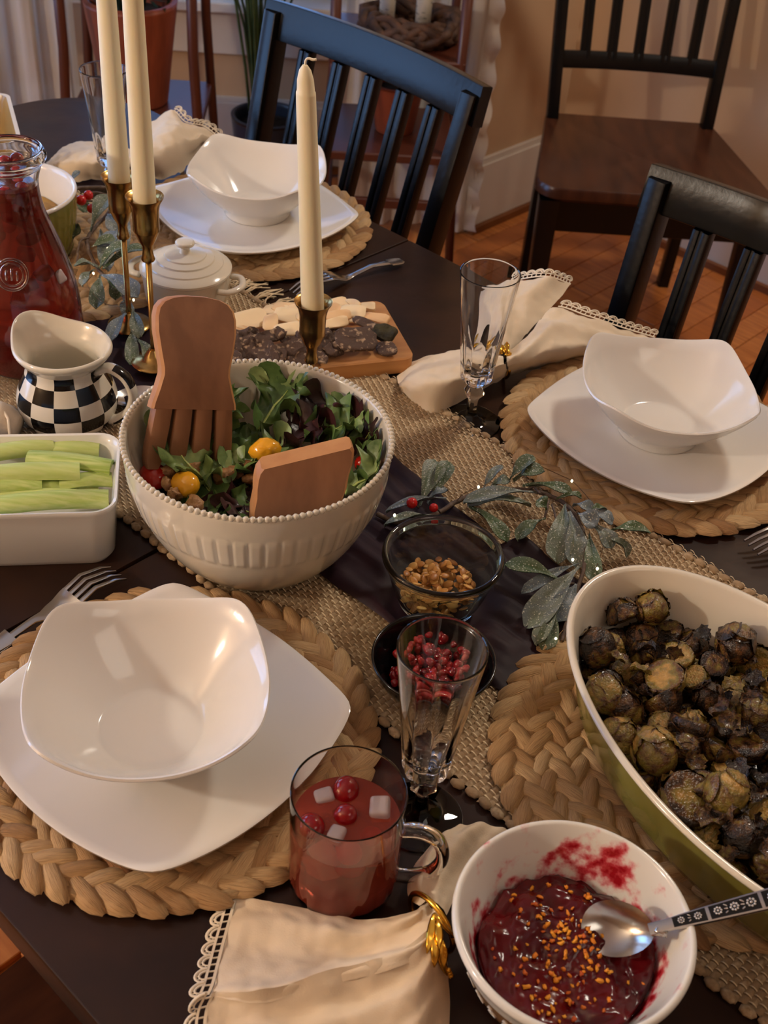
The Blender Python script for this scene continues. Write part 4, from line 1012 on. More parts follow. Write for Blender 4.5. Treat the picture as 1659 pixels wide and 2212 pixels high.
slice_('cheese_slice', 'pointed cheese sliver standing up at the back of the board', 'cheese', 1050, 600, .020, .008, .003, M['cheese'], 'cheese slices', .012, .7, -0.5, 2)
CK = 'dark seeded cracker, %s from the left in the pile on the cutting board'
CKX = [120, 210, 250, 340, 430, 450, 560, 640, 700, 790, 830, 900, 905]
for x, y, w, d, lf, ti in ((210, 940, .026, .024, .006, .5), (340, 950, .034, .026, .006, .3), (430, 850, .034, .014, .013, .3), (250, 850, .03, .018, .007, .3), (560, 1000, .036, .030, .010, .5), (640, 870, .034, .024, .008, .2), (700, 950, .036, .020, .010, .4),
                           (830, 880, .026, .028, .010, .4), (790, 1000, .032, .012, .006, .3), (905, 950, .020, .016, .008, .4), (900, 810, .028, .018, .006, .2), (120, 1010, .034, .022, .004, .3), (450, 1000, .03, .024, .008, .4)):
    slice_('cracker', CK % ORD[CKX.index(x)], 'cracker', x, y, w, d, .0034, M['cracker'], 'seeded crackers', lf, ti+0.15, R.uniform(-1.0, 1.0), 5, 0.25)
slice_('cracker', 'large lumpy seeded cracker on top of the pile right of the short candle', 'cracker', 1070, 875, .044, .030, .0045, M['cracker'], 'seeded crackers', .014, .35, 0.3, 4, 0.2)
slice_('cracker', 'triangular seeded cracker at the right end of the pile', 'cracker', 1295, 945, .026, .020, .004, M['cracker'], 'seeded crackers', .005, .35, -0.6, 1.6, 0.08)
slice_('cracker', 'curled dark cracker leaning at the back of the right end', 'cracker', 1150, 760, .034, .010, .004, M['cracker'], 'seeded crackers', .012, .5, -0.5, 4, 0.08)
slice_('cracker', 'cracker crusted with dark green herbs at the right of the pile', 'cracker', 1280, 825, .026, .020, .006, M['herb'], 'seeded crackers', .012, .4, -0.4, 4, 0.12)

# ------------------------------------------------------------------ champagne flutes
def facet(a, n): s = 2*pi/n; return cos(pi/n)/cos(((a+s/2) % s)-s/2)
NF = 10
def ffn(a, r, z):
    if r < 0.002: return r, z
    if 0.047 < z < 0.128:
        k = (1-smooth((z-0.066)/0.060))*smooth((z-0.047)/0.006)
        r *= 1+k*(0.93+0.10*abs(cos(a*NF/2))-0.985)
    elif 0.006 < z <= 0.046: r *= lerp(1, facet(a, 6), 0.9)
    return r, z
fp = [(0.0001, 0.0), (0.0300, 0.0), (0.0310, 0.0008), (0.0300, 0.0020), (0.018, 0.0036), (0.0135, 0.0050), (0.0115, 0.0080), (0.0070, 0.0105), (0.0050, 0.0130), (0.0046, 0.0200), (0.0052, 0.0285), (0.0062, 0.0310), (0.0100, 0.0355), (0.0104, 0.0385), (0.0085, 0.0420), (0.0066, 0.0445),
      (0.0072, 0.0470), (0.0112, 0.0500), (0.0145, 0.0530), (0.0157, 0.0570), (0.0163, 0.066)]
fp += [(lerp(0.0163, 0.0284, (z-0.066)/0.102), z) for z in (0.072, 0.078, 0.085, 0.092, 0.100, 0.108, 0.116, 0.124, 0.132, 0.145, 0.158, 0.1660, 0.1672)]
fin = [(0.0283, 0.1682), (0.0275, 0.1686), (0.0270, 0.1680), (0.02685, 0.1672), (0.0267, 0.1655), (0.0242, 0.145), (0.0211, 0.120), (0.0180, 0.095), (0.0154, 0.075), (0.0130, 0.066), (0.0092, 0.0612), (0.005, 0.0592), (0.0001, 0.0586)]
def flute_glass(lab, c, rot=0):
    t = thing('champagne_flute', lab, 'glass', c, rot, 'champagne flutes')
    v, f = lathe(fp+fin, 120, (0, 0, 0), lambda a, r, z: ffn(a, r, z) if (r, z) in FPS else (r, z))
    obj('flute_glass', MB().add(v, f), M['glass'], t, local=True, sharp=40)
    return t
FPS = set(fp)
f0 = flute_glass('empty faceted champagne flute standing in front of the pomegranate bowl', Vector((0.043, 0.525, T)))
dup(f0, Vector((0.078, 1.010, T)), 0.2, 'empty faceted champagne flute standing in front of the right napkin')
dup(f0, Vector((-0.378, 1.43, T)), 0.4, 'empty faceted champagne flute at the back left, partly hidden by the tall candles')

# ------------------------------------------------------------------ glass mug with punch
MC = Vector((-0.006, 0.468, T))
mg = thing('glass_mug', 'clear glass mug of pink cranberry punch with a round loop handle, near the front', 'mug', MC)
def mfn(a, r, z):
    if r > 0.02 and 0.001 < z < 0.05: r += 0.0010*abs(cos(a*9))*(1-smooth((z-0.030)/0.020))
    return r, z
mo = [(0.0001, 0.0), (0.0270, 0.0), (0.0300, 0.0012), (0.0335, 0.0050), (0.0345, 0.012), (0.0350, 0.025), (0.0352, 0.035), (0.0354, 0.045), (0.0357, 0.06), (0.0360, 0.080), (0.0362, 0.0935), (0.0362, 0.0945)]
mi_ = [(0.0361, 0.0952), (0.0356, 0.0955), (0.0351, 0.0950), (0.03505, 0.0938), (0.0347, 0.08), (0.0338, 0.06), (0.0328, 0.04), (0.0322, 0.02), (0.0305, 0.0105), (0.026, 0.0085), (0.0001, 0.0080)]
obj('mug_glass', MB().add(*lathe(mo+mi_, 108, (0, 0, 0), lambda a, r, z: mfn(a, r, z) if (r, z) in mo else (r, z))), M['glass'], mg, local=True, sharp=50)
LV = 0.0665
obj('punch', MB().add(*lathe([(0.0001, 0.0076), (0.026, 0.0081), (0.0308, 0.0101), (0.0325, 0.0200), (0.0331, 0.04), (0.0341, 0.06), (0.0343, LV), (0.030, LV-0.0005), (0.0001, LV-0.0005)], 72)), M['drink'], mg, local=True, sharp=40)
ha = radians(-6); hd = Vector((cos(ha), sin(ha), 0))
hpts = crom([hd*0.0345+Vector((0, 0, .066)), hd*0.047+Vector((0, 0, .0685)), hd*0.0585+Vector((0, 0, .062)), hd*0.0625+Vector((0, 0, .046)), hd*0.0575+Vector((0, 0, .030)), hd*0.046+Vector((0, 0, .021)), hd*0.034+Vector((0, 0, .019))], 30)
obj('loop_handle', MB().add(*tube(hpts, 0.0055, 14, True, 0.8)), M['glass'], mg, local=True)
MZ = LV
for px, py, r, lab in ((747, 1706, .0088, 'dark red cranberry at the back of the mug'), (746, 1762, .0076, 'bright red cranberry in the middle of the mug'), (672, 1786, .0088, 'red cranberry at the left wall of the mug'), (802, 1815, .0078, 'cranberry sunk in the punch at the right front of the mug'), (752, 1850, .0085, 'cranberry sunk deep at the near wall of the mug')):
    z = MZ-0.001 if py < 1800 else MZ-0.012; c = at(px, py, z)
    if (c-MC).xy.length > 0.0235: q = (c-MC); q.z = 0; c = MC+q.normalized()*0.0235+Vector((0, 0, z))
    o = obj('cranberry', MB().add(*sphere(c, r, 16, 11, (1, 1, 1.12), rrot())), M['red'], org=c); tag(o, lab, 'cranberry', 'cranberries in the mug')
for px, py, s, lab in ((693, 1714, 1.0, 'small ice cube at the back left of the mug'), (826, 1748, 1.25, 'ice cube at the right wall of the mug'), (727, 1806, 1.0, 'ice cube at the near wall of the mug'), (700, 1860, 1.4, 'large ice cube under the surface at the left front of the mug')):
    z = MZ-0.002 if py < 1840 else MZ-0.016; c = at(px, py, z)
    if (c-MC).xy.length > 0.0235: q = (c-MC); q.z = 0; c = MC+q.normalized()*0.0235+Vector((0, 0, z))
    o = obj('ice_cube', MB().add(*box(c, (.0125*s, .0105*s, .010*s), rrot(k=.5).to_4x4(), .0032, 3)), M['ice'], org=c); tag(o, lab, 'ice cube', 'ice in the mug')

# ------------------------------------------------------------------ cranberry sauce bowl
CB = Vector((0.131, 0.404, T+0.001))
cw = thing('sauce_bowl', 'white mixing bowl of cranberry sauce at the bottom edge, brown printed outside', 'bowl', CB)
ob = [(0.0001, 0.0), (0.036, 0.0), (0.040, 0.003), (0.049, 0.016), (0.0575, 0.034), (0.0640, 0.052), (0.0680, 0.066)]
obj('bowl_outer', MB().add(*lathe(smoothprof(ob[1:6], 4)+[(0.0655, 0.057)], 96)), M['brownglaze'], cw, local=True)
obj('bowl_bottom', MB().add(*lathe([(0.0001, 0.0), (0.036, 0.0)], 96)), M['brownglaze'], cw, local=True)
ins = smoothprof([(0.0655, 0.057), (0.0685, 0.0665), (0.0705, 0.0715), (0.0712, 0.0745), (0.0700, 0.0768), (0.0678, 0.0770), (0.0662, 0.0745), (0.0630, 0.066), (0.0570, 0.049), (0.049, 0.030), (0.038, 0.013), (0.02, 0.007), (0.0001, 0.0065)], 3)
# stains of sauce smeared up the inner wall have their own shape
sm = bpy.data.materials.new('milk_glass_with_sauce_smears'); sm.use_nodes = True; N = sm.node_tree.nodes; Lk = sm.node_tree.links; bs_ = N['Principled BSDF']
bs_.inputs['Roughness'].default_value = 0.12
tc = N.new('ShaderNodeTexCoord'); n1 = N.new('ShaderNodeTexNoise'); n1.inputs['Scale'].default_value = 75; n1.inputs['Detail'].default_value = 5; Lk.new(tc.outputs['Object'], n1.inputs['Vector'])
vd = N.new('ShaderNodeVectorMath'); vd.operation = 'DISTANCE'; vd.inputs[1].default_value = (0.020, 0.050, 0.054); Lk.new(tc.outputs['Object'], vd.inputs[0])
mr = N.new('ShaderNodeMapRange'); mr.inputs[1].default_value = 0.014; mr.inputs[2].default_value = 0.034; mr.inputs[3].default_value = 0.14; mr.inputs[4].default_value = -0.20; Lk.new(vd.outputs['Value'], mr.inputs[0])
sx = N.new('ShaderNodeSeparateXYZ'); Lk.new(tc.outputs['Object'], sx.inputs[0])
mz = N.new('ShaderNodeMapRange'); mz.inputs[1].default_value = 0.042; mz.inputs[2].default_value = 0.062; mz.inputs[3].default_value = 0.12; mz.inputs[4].default_value = -0.14; Lk.new(sx.outputs['Z'], mz.inputs[0])
mm = N.new('ShaderNodeMath'); mm.operation = 'MAXIMUM'; Lk.new(mr.outputs[0], mm.inputs[0]); Lk.new(mz.outputs[0], mm.inputs[1])
ad = N.new('ShaderNodeMath'); ad.operation = 'ADD'; Lk.new(n1.outputs['Fac'], ad.inputs[0]); Lk.new(mm.outputs[0], ad.inputs[1])
ms = N.new('ShaderNodeMapRange'); ms.inputs[1].default_value = 0.47; ms.inputs[2].default_value = 0.72; Lk.new(ad.outputs[0], ms.inputs[0])
mx = N.new('ShaderNodeValToRGB'); e_ = mx.color_ramp.elements; e_[0].color = lin((226, 224, 216)); e_[1].color = lin((150, 20, 30))
for p_, c_ in ((0.25, (224, 206, 200)), (0.5, (212, 140, 142)), (0.75, (186, 60, 68))): e = e_.new(p_); e.color = lin(c_)
Lk.new(ms.outputs[0], mx.inputs[0]); Lk.new(mx.outputs[0], bs_.inputs['Base Color'])
obj('bowl_inner_and_rim', MB().add(*lathe(ins, 120)), sm, cw, local=True)
fm = MB()
for i in range(34):                            # white loops printed round the outside
    a = 2*pi*i/34; r = 0.0592; z = 0.037
    for dz, rr in ((0, .0030), (0.0095, .0016)):
        z0 = z+dz; rb = interp([(.034, .0575), (.052, .0640)], z0)+0.0004
        u_ = Vector((-sin(a), cos(a), 0)); w_ = Vector((0.34*cos(a), 0.34*sin(a), 0.94)); c = Vector((rb*cos(a), rb*sin(a), z0))
        fm.add(*tube([c+u_*(rr*cos(b))+w_*(rr*sin(b)) for b in [2*pi*k/12 for k in range(13)]], 0.00035, 4, False))
obj('printed_loops', fm, M['milk'], cw, local=True, kind='stuff')
def sauce_z(x, y):
    q = 0.0065*nz((x*38, y*38, 0.3))+0.0035*nz((x*95, y*95, 2.1))+0.0014*nz((x*240, y*240, 5)); r = hypot(x, y)
    return 0.0465+q+0.006*math.exp(-((x-0.005)**2+(y-0.006)**2)/0.0006)-0.002*(r/0.055)**2
def sfn(u, v):
    r = u*0.0570; a = v*2*pi; x, y = r*cos(a), r*sin(a); z = sauce_z(x, y)
    if u > 0.97: z -= 0.004
    lim = interp([(0.03, .0475), (0.049, .0562), (0.066, .0622)], z); k = lim/0.0570
    return CB+Vector((x*k, y*k, z))
v, f, uv = grid(sfn, 46, 110)
so = obj('cranberry_sauce', MB().add(v, f), M['sauce'], org=CB, kind='stuff'); tag(so, 'dark red cranberry sauce filling the white bowl', 'sauce')
zm = MB()
for i in range(150):
    while True:
        x, y = R.gauss(0.004, 0.020), R.gauss(0.006, 0.020)
        if R.random() < 0.25: x, y = R.gauss(-0.012, 0.022), R.gauss(-0.026, 0.016)
        if hypot(x, y) < 0.049: break
    c = CB+Vector((x, y, sauce_z(x, y)+0.0010))
    q_ = R.random()*50; zm.add(*sphere(c, R.uniform(.0008, .0016), 8, 6, (R.uniform(1.0, 1.6), .85, .65), rrot(k=.7), lambda p: 1+1.0*noise.noise(p*2.4+Vector((q_, 0, 0)))), c=R.random())
zo = obj('orange_zest', zm, M['zest'], so, kind='stuff')
# serving spoon with a flower-panelled handle
s0, s1 = at(1290, 2002, 0.058), at(1395, 2012, 0.066)
h0, h1 = at(1395, 2010, 0.068), at(1690, 1935, 0.098)
spn = thing('serving_spoon', 'silver serving spoon with flower panels along its handle, resting in the cranberry sauce', 'spoon', s1)
ax = (h1-h0).normalized(); sd_ = ax.cross(Vector((0, 0, 1))).normalized(); upn = sd_.cross(ax)
secs = [(h0+ax*0.002+upn*0.000, 0.0036, 0.0011), (h0+ax*0.014, 0.0036, 0.0012), (h0+ax*0.022, 0.0044, 0.0012), (h0+ax*0.05, 0.0056, 0.0013), (h0+ax*0.085, 0.0068, 0.0013), (h0+ax*0.125, 0.0078, 0.0013), (h0+ax*0.15, 0.0060, 0.0012)]
obj('handle', MB().add(*bar(secs, sd_, upn, 0.5)), M['steel'], spn, sharp=40)
def hw(x): return interp([(0.002, .0036), (0.014, .0036), (0.022, .0044), (0.05, .0056), (0.085, .0068), (0.125, .0078), (.15, .006)], x)
PNL = ((0.0165, 0.0365), (0.0385, 0.0680), (0.0700, 0.1040))
for a, b in PNL:
    mb = MB(); q = [h0+ax*a, h0+ax*b]; k = 0.80; up_ = upn*0.0014
    vs = [q[0]-sd_*hw(a)*k+up_, q[1]-sd_*hw(b)*k+up_, q[1]+sd_*hw(b)*k+up_, q[0]+sd_*hw(a)*k+up_]
    vs += [p-upn*0.0004 for p in vs]
    mb.add(vs, [(0, 1, 2, 3), (7, 6, 5, 4), (0, 4, 5, 1), (1, 5, 6, 2), (2, 6, 7, 3), (3, 7, 4, 0)]); obj('sunken_panel', mb, M['oxid'], spn, smooth=False)
    nf = 2 if b-a < 0.025 else 3; fm = MB()
    for i in range(nf):
        x = lerp(a, b, (i+0.5)/nf); c = h0+ax*x+upn*0.0016; r = hw(x)*0.52
        for p in range(8):
            an = 2*pi*p/8; fm.add(*sphere(c+ax*(r*0.72*cos(an))+sd_*(r*0.72*sin(an)), r*0.34, 6, 4, (1, 1, 0.6)))
        fm.add(*sphere(c, r*0.36, 7, 5, (1, 1, 0.9)))
        if i < nf-1:
            for s in (-1, 0, 1):
                cc = c+ax*((b-a)/nf*0.5)+sd_*(s*r*0.75); fm.add(*sphere(cc, r*0.42, 6, 4, (1.5, .5, .5), Matrix.Rotation(atan2(ax.y, ax.x)+s*0.6, 3, 'Z')))
    obj('flower_relief', fm, M['steel'], spn)
sx_ = (s1-s0); sl_ = sx_.length; sx_.normalize(); sn = Vector((-0.05, -0.55, 0.83)); sn = (sn-sx_*sn.dot(sx_)).normalized(); ss = sx_.cross(sn)
cc = s0.lerp(s1, 0.42)
def spb(u, v):
    a = v*2*pi; r = u; k = 1+0.16*cos(a)
    return cc+sx_*(0.0215*r*cos(a))+ss*(0.0160*r*sin(a)*(1-0.12*cos(a)))-sn*(0.0085*(1-r*r))
v, f, uv = grid(spb, 10, 40); v2, f2, uv = grid(lambda u, v: spb(u, v)-sn*0.0010, 10, 40)
mb = MB().add(v, f).add(v2, [tuple(reversed(q)) for q in f2]); obj('spoon_bowl', mb, M['steel'], spn)
nk = crom([cc+sx_*0.0205, cc+sx_*0.029+sn*0.0008, h0+ax*0.006], 8)
obj('neck', MB().add(*tube(nk, [0.0030, 0.0028, .0028, .003, .0032, .0034, .0036, .0036], 8, True, 0.45)), M['steel'], spn)

# ------------------------------------------------------------------ oval dish of roasted brussels sprouts
DC = Vector((0.2715, 0.5600, T+MTOP)); dang = radians(-58)
dd = thing('oval_baking_dish', 'oval baking dish, olive green outside and white inside, full of roasted brussels sprouts', 'dish', DC, dang)
def ov(a, b, z, n=96): return [Vector((a*cos(2*pi*i/n), b*sin(2*pi*i/n), z)) for i in range(n)]
oo = [ov(.152, .080, 0), ov(.158, .086, .003), ov(.1625, .0905, .012), ov(.170, .098, .045), ov(.1745, .1025, .0625)]
obj('outer_wall', MB().add(*rings(oo, True, False)), M['olive'], dd, local=True)
ii = [ov(.1745, .1025, .0625), ov(.1785, .1063, .0640), ov(.1795, .1073, .0662), ov(.1785, .1062, .0682), ov(.1755, .1033, .0683), ov(.1735, .1012, .066), ov(.168, .0955, .048), ov(.160, .0875, .018), ov(.152, .080, .009), ov(.05, .02, .008)]
obj('inner_wall', MB().add(*rings(ii, False, True)), M['cream'], dd, local=True)
spm = bpy.data.materials.new('roasted_sprout'); spm.use_nodes = True; N = spm.node_tree.nodes; Lk = spm.node_tree.links; b0 = N['Principled BSDF']
b0.inputs['Roughness'].default_value = 0.27; b0.inputs['Coat Weight'].default_value = 0.12
a_ = N.new('ShaderNodeAttribute'); a_.attribute_name = 'tint'; oi = N.new('ShaderNodeObjectInfo'); tc = N.new('ShaderNodeTexCoord')
n1 = N.new('ShaderNodeTexNoise'); n1.inputs['Scale'].default_value = 2.2; n1.inputs['Detail'].default_value = 5; n1.noise_dimensions = '4D'
Lk.new(tc.outputs['Object'], n1.inputs['Vector']); mu = N.new('ShaderNodeMath'); mu.operation = 'MULTIPLY'; mu.inputs[1].default_value = 30; Lk.new(oi.outputs['Random'], mu.inputs[0]); Lk.new(mu.outputs[0], n1.inputs['W'])
s1_ = N.new('ShaderNodeMath'); s1_.operation = 'MULTIPLY_ADD'; s1_.inputs[1].default_value = 0.55; Lk.new(oi.outputs['Random'], s1_.inputs[0]); Lk.new(n1.outputs['Fac'], s1_.inputs[2])
s2_ = N.new('ShaderNodeMath'); s2_.operation = 'MULTIPLY_ADD'; s2_.inputs[1].default_value = 0.45; Lk.new(a_.outputs['Fac'], s2_.inputs[0]); Lk.new(s1_.outputs[0], s2_.inputs[2])
cr_ = N.new('ShaderNodeValToRGB'); el = cr_.color_ramp.elements
el[0].position = 0.62; el[0].color = lin((22, 16, 12)); el[1].position = 1.42; el[1].color = lin((150, 132, 60))
for p_, c_ in ((0.80, (48, 32, 20)), (0.95, (74, 62, 26)), (1.0, (84, 78, 32))): e = el.new(p_); e.color = lin(c_)
nm = N.new('ShaderNodeMath'); nm.operation = 'MULTIPLY'; nm.inputs[1].default_value = 0.62; Lk.new(s2_.outputs[0], nm.inputs[0])
el[0].position = 0.36
while len(el) > 2: el.remove(el[1])
el[0].color = lin((24, 17, 13)); el[1].position = 0.98; el[1].color = lin((196, 172, 96))
for p_, c_ in ((0.50, (52, 34, 20)), (0.58, (100, 66, 34)), (0.68, (122, 106, 44)), (0.82, (180, 138, 72))): e = el.new(p_); e.color = lin(c_)
Lk.new(nm.outputs[0], cr_.inputs[0]); Lk.new(cr_.outputs[0], b0.inputs['Base Color'])
bp = N.new('ShaderNodeBump'); bp.inputs['Distance'].default_value = 0.0012; n3 = N.new('ShaderNodeTexNoise'); n3.inputs['Scale'].default_value = 9; Lk.new(tc.outputs['Object'], n3.inputs['Vector']); Lk.new(n3.outputs['Fac'], bp.inputs['Height']); Lk.new(bp.outputs[0], b0.inputs['Normal'])
def sprout_mesh(half, seed):
    rr = random.Random(seed); mb = MB(); sd = seed*7.3
    def keep(p):
        return p if not half or p.z > -0.12 else Vector((p.x, p.y, -0.12-0.08*abs(noise.noise(Vector((p.x*3, p.y*3, sd))))))
    v, f = sphere((0, 0, 0), 0.93, 16, 11, (1, 1, 1.12), None, lambda p: 1+0.10*noise.noise(p*1.8+Vector((sd, 0, 0))))
    cs = []
    for p in v:
        r = hypot(p.x, p.y); flat_ = half and p.z <= -0.12
        cs.append((0.92-0.55*smooth((r-0.45)/0.4)+0.35*noise.noise(Vector((p.x*5, p.y*5, sd)))) if flat_ else 0.35)
    mb.add([keep(p) for p in v], f, 0, None, [max(0, min(1, c)) for c in cs])
    for k in range(9):                          # wrapping leaves, ragged and darker at their edges
        ze = rr.uniform(-0.5, 0.75) if not half else rr.uniform(0.0, 0.8); az = k*2.4+rr.uniform(-.4, .4); h = sqrt(1-ze*ze)
        n_ = Vector((h*cos(az), h*sin(az), ze)); t1 = n_.cross(Vector((0.1, 0.2, 1))).normalized(); t2 = n_.cross(t1)
        A_, B_ = rr.uniform(.65, .95), rr.uniform(.6, .85); lift = rr.uniform(.02, .10); base_ = rr.uniform(0.25, 0.7); of = 0.94+0.012*k
        g = []; cc = []
        for a in range(8):
            for b in range(7):
                x, y = -1+2*a/7, -1+2*b/6; q = min(1.2, sqrt(x*x+y*y)); w_ = sqrt(max(0.0, 1-0.5*y*y)); xx = x*w_*A_; yy = y*sqrt(max(0, 1-0.5*x*x))*B_
                p = (n_+t1*xx+t2*yy).normalized(); e = q**3*lift*(0.6+0.5*sin(x*9+k)+0.4*sin(y*11))
                p = p*(of+e+0.02*noise.noise(p*5+Vector((sd, k, 0)))+0.012*abs(y)*sin(x*14)); p.z *= 1.12
                g.append(keep(p)); cc.append(max(0, min(1, base_+0.20*(1-q)-0.42*smooth((q-0.75)/0.4)+0.12*(abs(y) < .1))))
        mb.add(g, [(a*7+b, (a+1)*7+b, (a+1)*7+b+1, a*7+b+1) for a in range(7) for b in range(6)], 0, None, cc)
    return mb
SPM = []
for half, sd in ((0, 1), (0, 2), (0, 3), (1, 4), (1, 5), (1, 6), (1, 8), (0, 9)):
    o = obj('brussels_sprout', sprout_mesh(half, sd), spm); SPM.append(o.data); bpy.data.objects.remove(o)
# charred leaf scraps
def scrap(seed):
    rr = random.Random(seed)
    def lf(u, w): 
        b = (w-0.5)*2; return Vector((u*1.6-0.8, b*0.55*(0.4+sin(u*2.6))*(1+0.2*sin(u*20+seed)), 0.35*b*b+0.3*sin(u*3+seed)+0.12*sin(w*12+u*9)))
    g, q, _ = grid(lf, 9, 6); return MB().add(g, q, 0, None, [0.02+0.25*rr.random() for _ in g])
o = obj('sprout_leaf', scrap(3), spm); SCR = [o.data]; bpy.data.objects.remove(o)
o = obj('sprout_leaf', scrap(7), spm); SCR.append(o.data); bpy.data.objects.remove(o)
def put_sprout(c, r, mi, lab, grp, rot=None, name='brussels_sprout'):
    me = mi if not isinstance(mi, int) else SPM[mi]
    o = bpy.data.objects.new(name, me); COL.objects.link(o); o.location = c; o.scale = (r, r, r)
    o.rotation_euler = (rot if rot is not None else rrot(k=3)).to_euler(); return tag(o, lab, 'brussels sprout' if name != 'sprout_leaf' else 'leaf', grp)
SG = 'roasted brussels sprouts in the oval dish'; SLB = 'browned roasted brussels sprout in the heap in the oval dish'
def dishp(x, y, z): return DC+Matrix.Rotation(dang, 3, 'Z') @ Vector((x, y, z))
upf = Matrix.Rotation(pi, 3, 'X')
SPEC = [(1408, 1314, .060, .0135, 0, 'whole glossy green brussels sprout perched highest at the far end of the heap'),
        (1350, 1335, .052, .0135, 3, 'dark brussels sprout half hidden behind the perched green one'),
        (1590, 1392, .058, .0155, 1, 'shiny blackened brussels sprout near the far right wall of the dish'),
        (1338, 1590, .052, .0135, 7, 'small yellow-brown brussels sprout at the left wall of the dish'),
        (1415, 1625, .056, .0165, 2, 'large green-brown brussels sprout right of the small yellow one'),
        (1495, 1560, .060, .0165, 3, 'brussels sprout with a pale yellow leaf in the middle of the heap'),
        (1618, 1603, .060, .0150, 4, 'halved brussels sprout showing its pale yellow cut face, at the right'),
        (1435, 1462, .064, .0155, 5, 'brussels sprout half with its browned cut face up, topped with pale crumbs'),
        (1290, 1398, .052, .0150, 1, 'blackened brussels sprout at the far left of the heap'),
        (1305, 1500, .054, .0150, 0, 'dark brussels sprout with a pale stem ring at the left of the heap'),
        (1490, 1725, .058, .0200, 6, 'large pale green cut brussels sprout near the near left wall of the dish'),
        (1570, 1715, .062, .0155, 7, 'yellow-tan brussels sprout in the near part of the heap'),
        (1515, 1690, .060, .0120, 5, 'small roasted brussels sprout half between the large cut one and the tan one')]
for px, py, rel, r, mi, lab in SPEC:
    rt = None
    if mi in (4, 5, 6): rt = Matrix.Rotation(R.uniform(0, 6), 3, 'Z') @ Matrix.Rotation(pi+R.uniform(-.5, .5), 3, 'X') @ Matrix.Rotation(0, 3, 'Z')
    put_sprout(at(px, py, rel), r, mi, lab, SG, rt)
jz = MB().add(*rings([[dishp(.1605*cos(2*pi*i/60)*q, .0880*sin(2*pi*i/60)*q, .0195+.002*(1-q)) for i in range(60)] for q in (0.995, .7, .4, .02)], False, True))  # dark sheet added over the white dish floor so gaps look shaded
tag(obj('dark_gap_layer', jz, mat('dark_gap_fill', (38, 24, 14), 0.2, var=(60, 40, 18), vs=30, bump=0.002, bs=60), org=DC, kind='stuff'), 'added dark layer that shades the gaps under the sprouts in the oval dish', 'sauce')
pl_ = []
for k in range(6000):
    if len(pl_) >= 125: break
    a = R.uniform(0, 2*pi); q = sqrt(R.random()); x, y = .150*q*cos(a), .080*q*sin(a); lay = 0 if len(pl_) < 50 else 1
    z = (0.022 if lay == 0 else 0.041)+R.uniform(-.003, .004)-0.010*q*q*lay; r = R.uniform(.0110, .0158)
    if lay and x < -0.135: continue
    if all((Vector((x, y, z))-p).length > 0.80*(r+pr) for p, pr in pl_):
        pl_.append((Vector((x, y, z)), r)); mi = R.choice((0, 1, 2, 3, 3, 4, 4, 5, 5, 6, 6, 7))
        rt = None
        if mi in (3, 4, 5, 6) and R.random() < 0.75: rt = Matrix.Rotation(R.uniform(0, 6), 3, 'Z') @ Matrix.Rotation(pi+R.uniform(-.7, .7), 3, 'X')
        put_sprout(dishp(x, y, z), r, mi, SLB, SG, rt)
for k in range(70):
    a = R.uniform(0, 2*pi); q = sqrt(R.random()); x, y = .140*q*cos(a), .074*q*sin(a)
    put_sprout(dishp(x, y, 0.050+R.uniform(-.003, .006)-0.011*q*q), R.uniform(.006, .0115), R.choice(SCR), 'charred brussels sprout leaf scrap among the sprouts in the oval dish', 'charred leaf scraps', rrot(k=.7), 'sprout_leaf')

# ------------------------------------------------------------------ seed bowl and pomegranate bowl
GS = Vector((0.0505, 0.7365, T+0.0085))
gs = thing('glass_seed_bowl', 'small clear glass bowl of toasted pumpkin seeds beside the garland', 'bowl', GS)
so_ = smoothprof([(0.0275, 0.0), (0.031, 0.0006), (0.034, 0.005), (0.0395, 0.020), (0.0440, 0.036), (0.0465, 0.0455)], 4)
si_ = smoothprof([(0.0435, 0.046), (0.0412, 0.035), (0.0365, 0.019), (0.0315, 0.007), (0.026, 0.0045)], 4)
rows = [(0.0001, 0.001)]+so_+[(0.0487, 0.0470), (0.0495, 0.0495), (0.0490, 0.0520), (0.0475, 0.0532), (0.0455, 0.0525), (0.0445, 0.0500)]+si_+[(0.0001, 0.0042)]
obj('bowl_glass', MB().add(*lathe(rows, 80)), M['glassgreen'], gs, local=True)
sdm = MB(); 
def seedf(p): return (1-0.18*p.x)
v, f = sphere((0, 0, 0), 1, 12, 6, (1, .66, .22), None, lambda p: 1-0.12*max(0, p.x)); 
o = obj('pumpkin_seed', MB().add(v, f), M['seed']); SDM = o.data; bpy.data.objects.remove(o)
for i in range(190):
    a = R.uniform(0, 2*pi); lay = i/190; z = 0.0075+0.019*lay; rm = interp([(.004, .024), (.019, .033), (.036, .036)], z)*(1-0.12*lay)
    q = sqrt(R.random()); c = GS+Vector((rm*q*cos(a)-0.002, rm*q*sin(a)-0.002, z+0.006*(1-q)*lay))
    o = bpy.data.objects.new('pumpkin_seed', SDM); COL.objects.link(o); o.location = c; s = R.uniform(.0042, .0056); o.scale = (s, s, s); o.rotation_euler = rrot(k=.75).to_euler()
    tag(o, 'toasted pumpkin seed in the small glass bowl', 'seed', 'pumpkin seeds in the glass bowl')
PB = Vector((0.047, 0.6415, T+0.0065))
pbw = thing('black_bowl', 'small shallow black bowl of pomegranate seeds behind the front flute', 'bowl', PB)
rows = [(0.0001, 0.0), (0.022, 0.0)]+smoothprof([(0.024, 0.0005), (0.033, 0.007), (0.042, 0.019), (0.0462, 0.0305)], 4)+[(0.0472, 0.0325), (0.0468, 0.0338), (0.0455, 0.0335)]+smoothprof([(0.0445, 0.0305), (0.0405, 0.0195), (0.0315, 0.009), (0.022, 0.0045), (0.0001, 0.004)], 4)
obj('bowl_body', MB().add(*lathe(rows, 80)), M['black'], pbw, local=True)
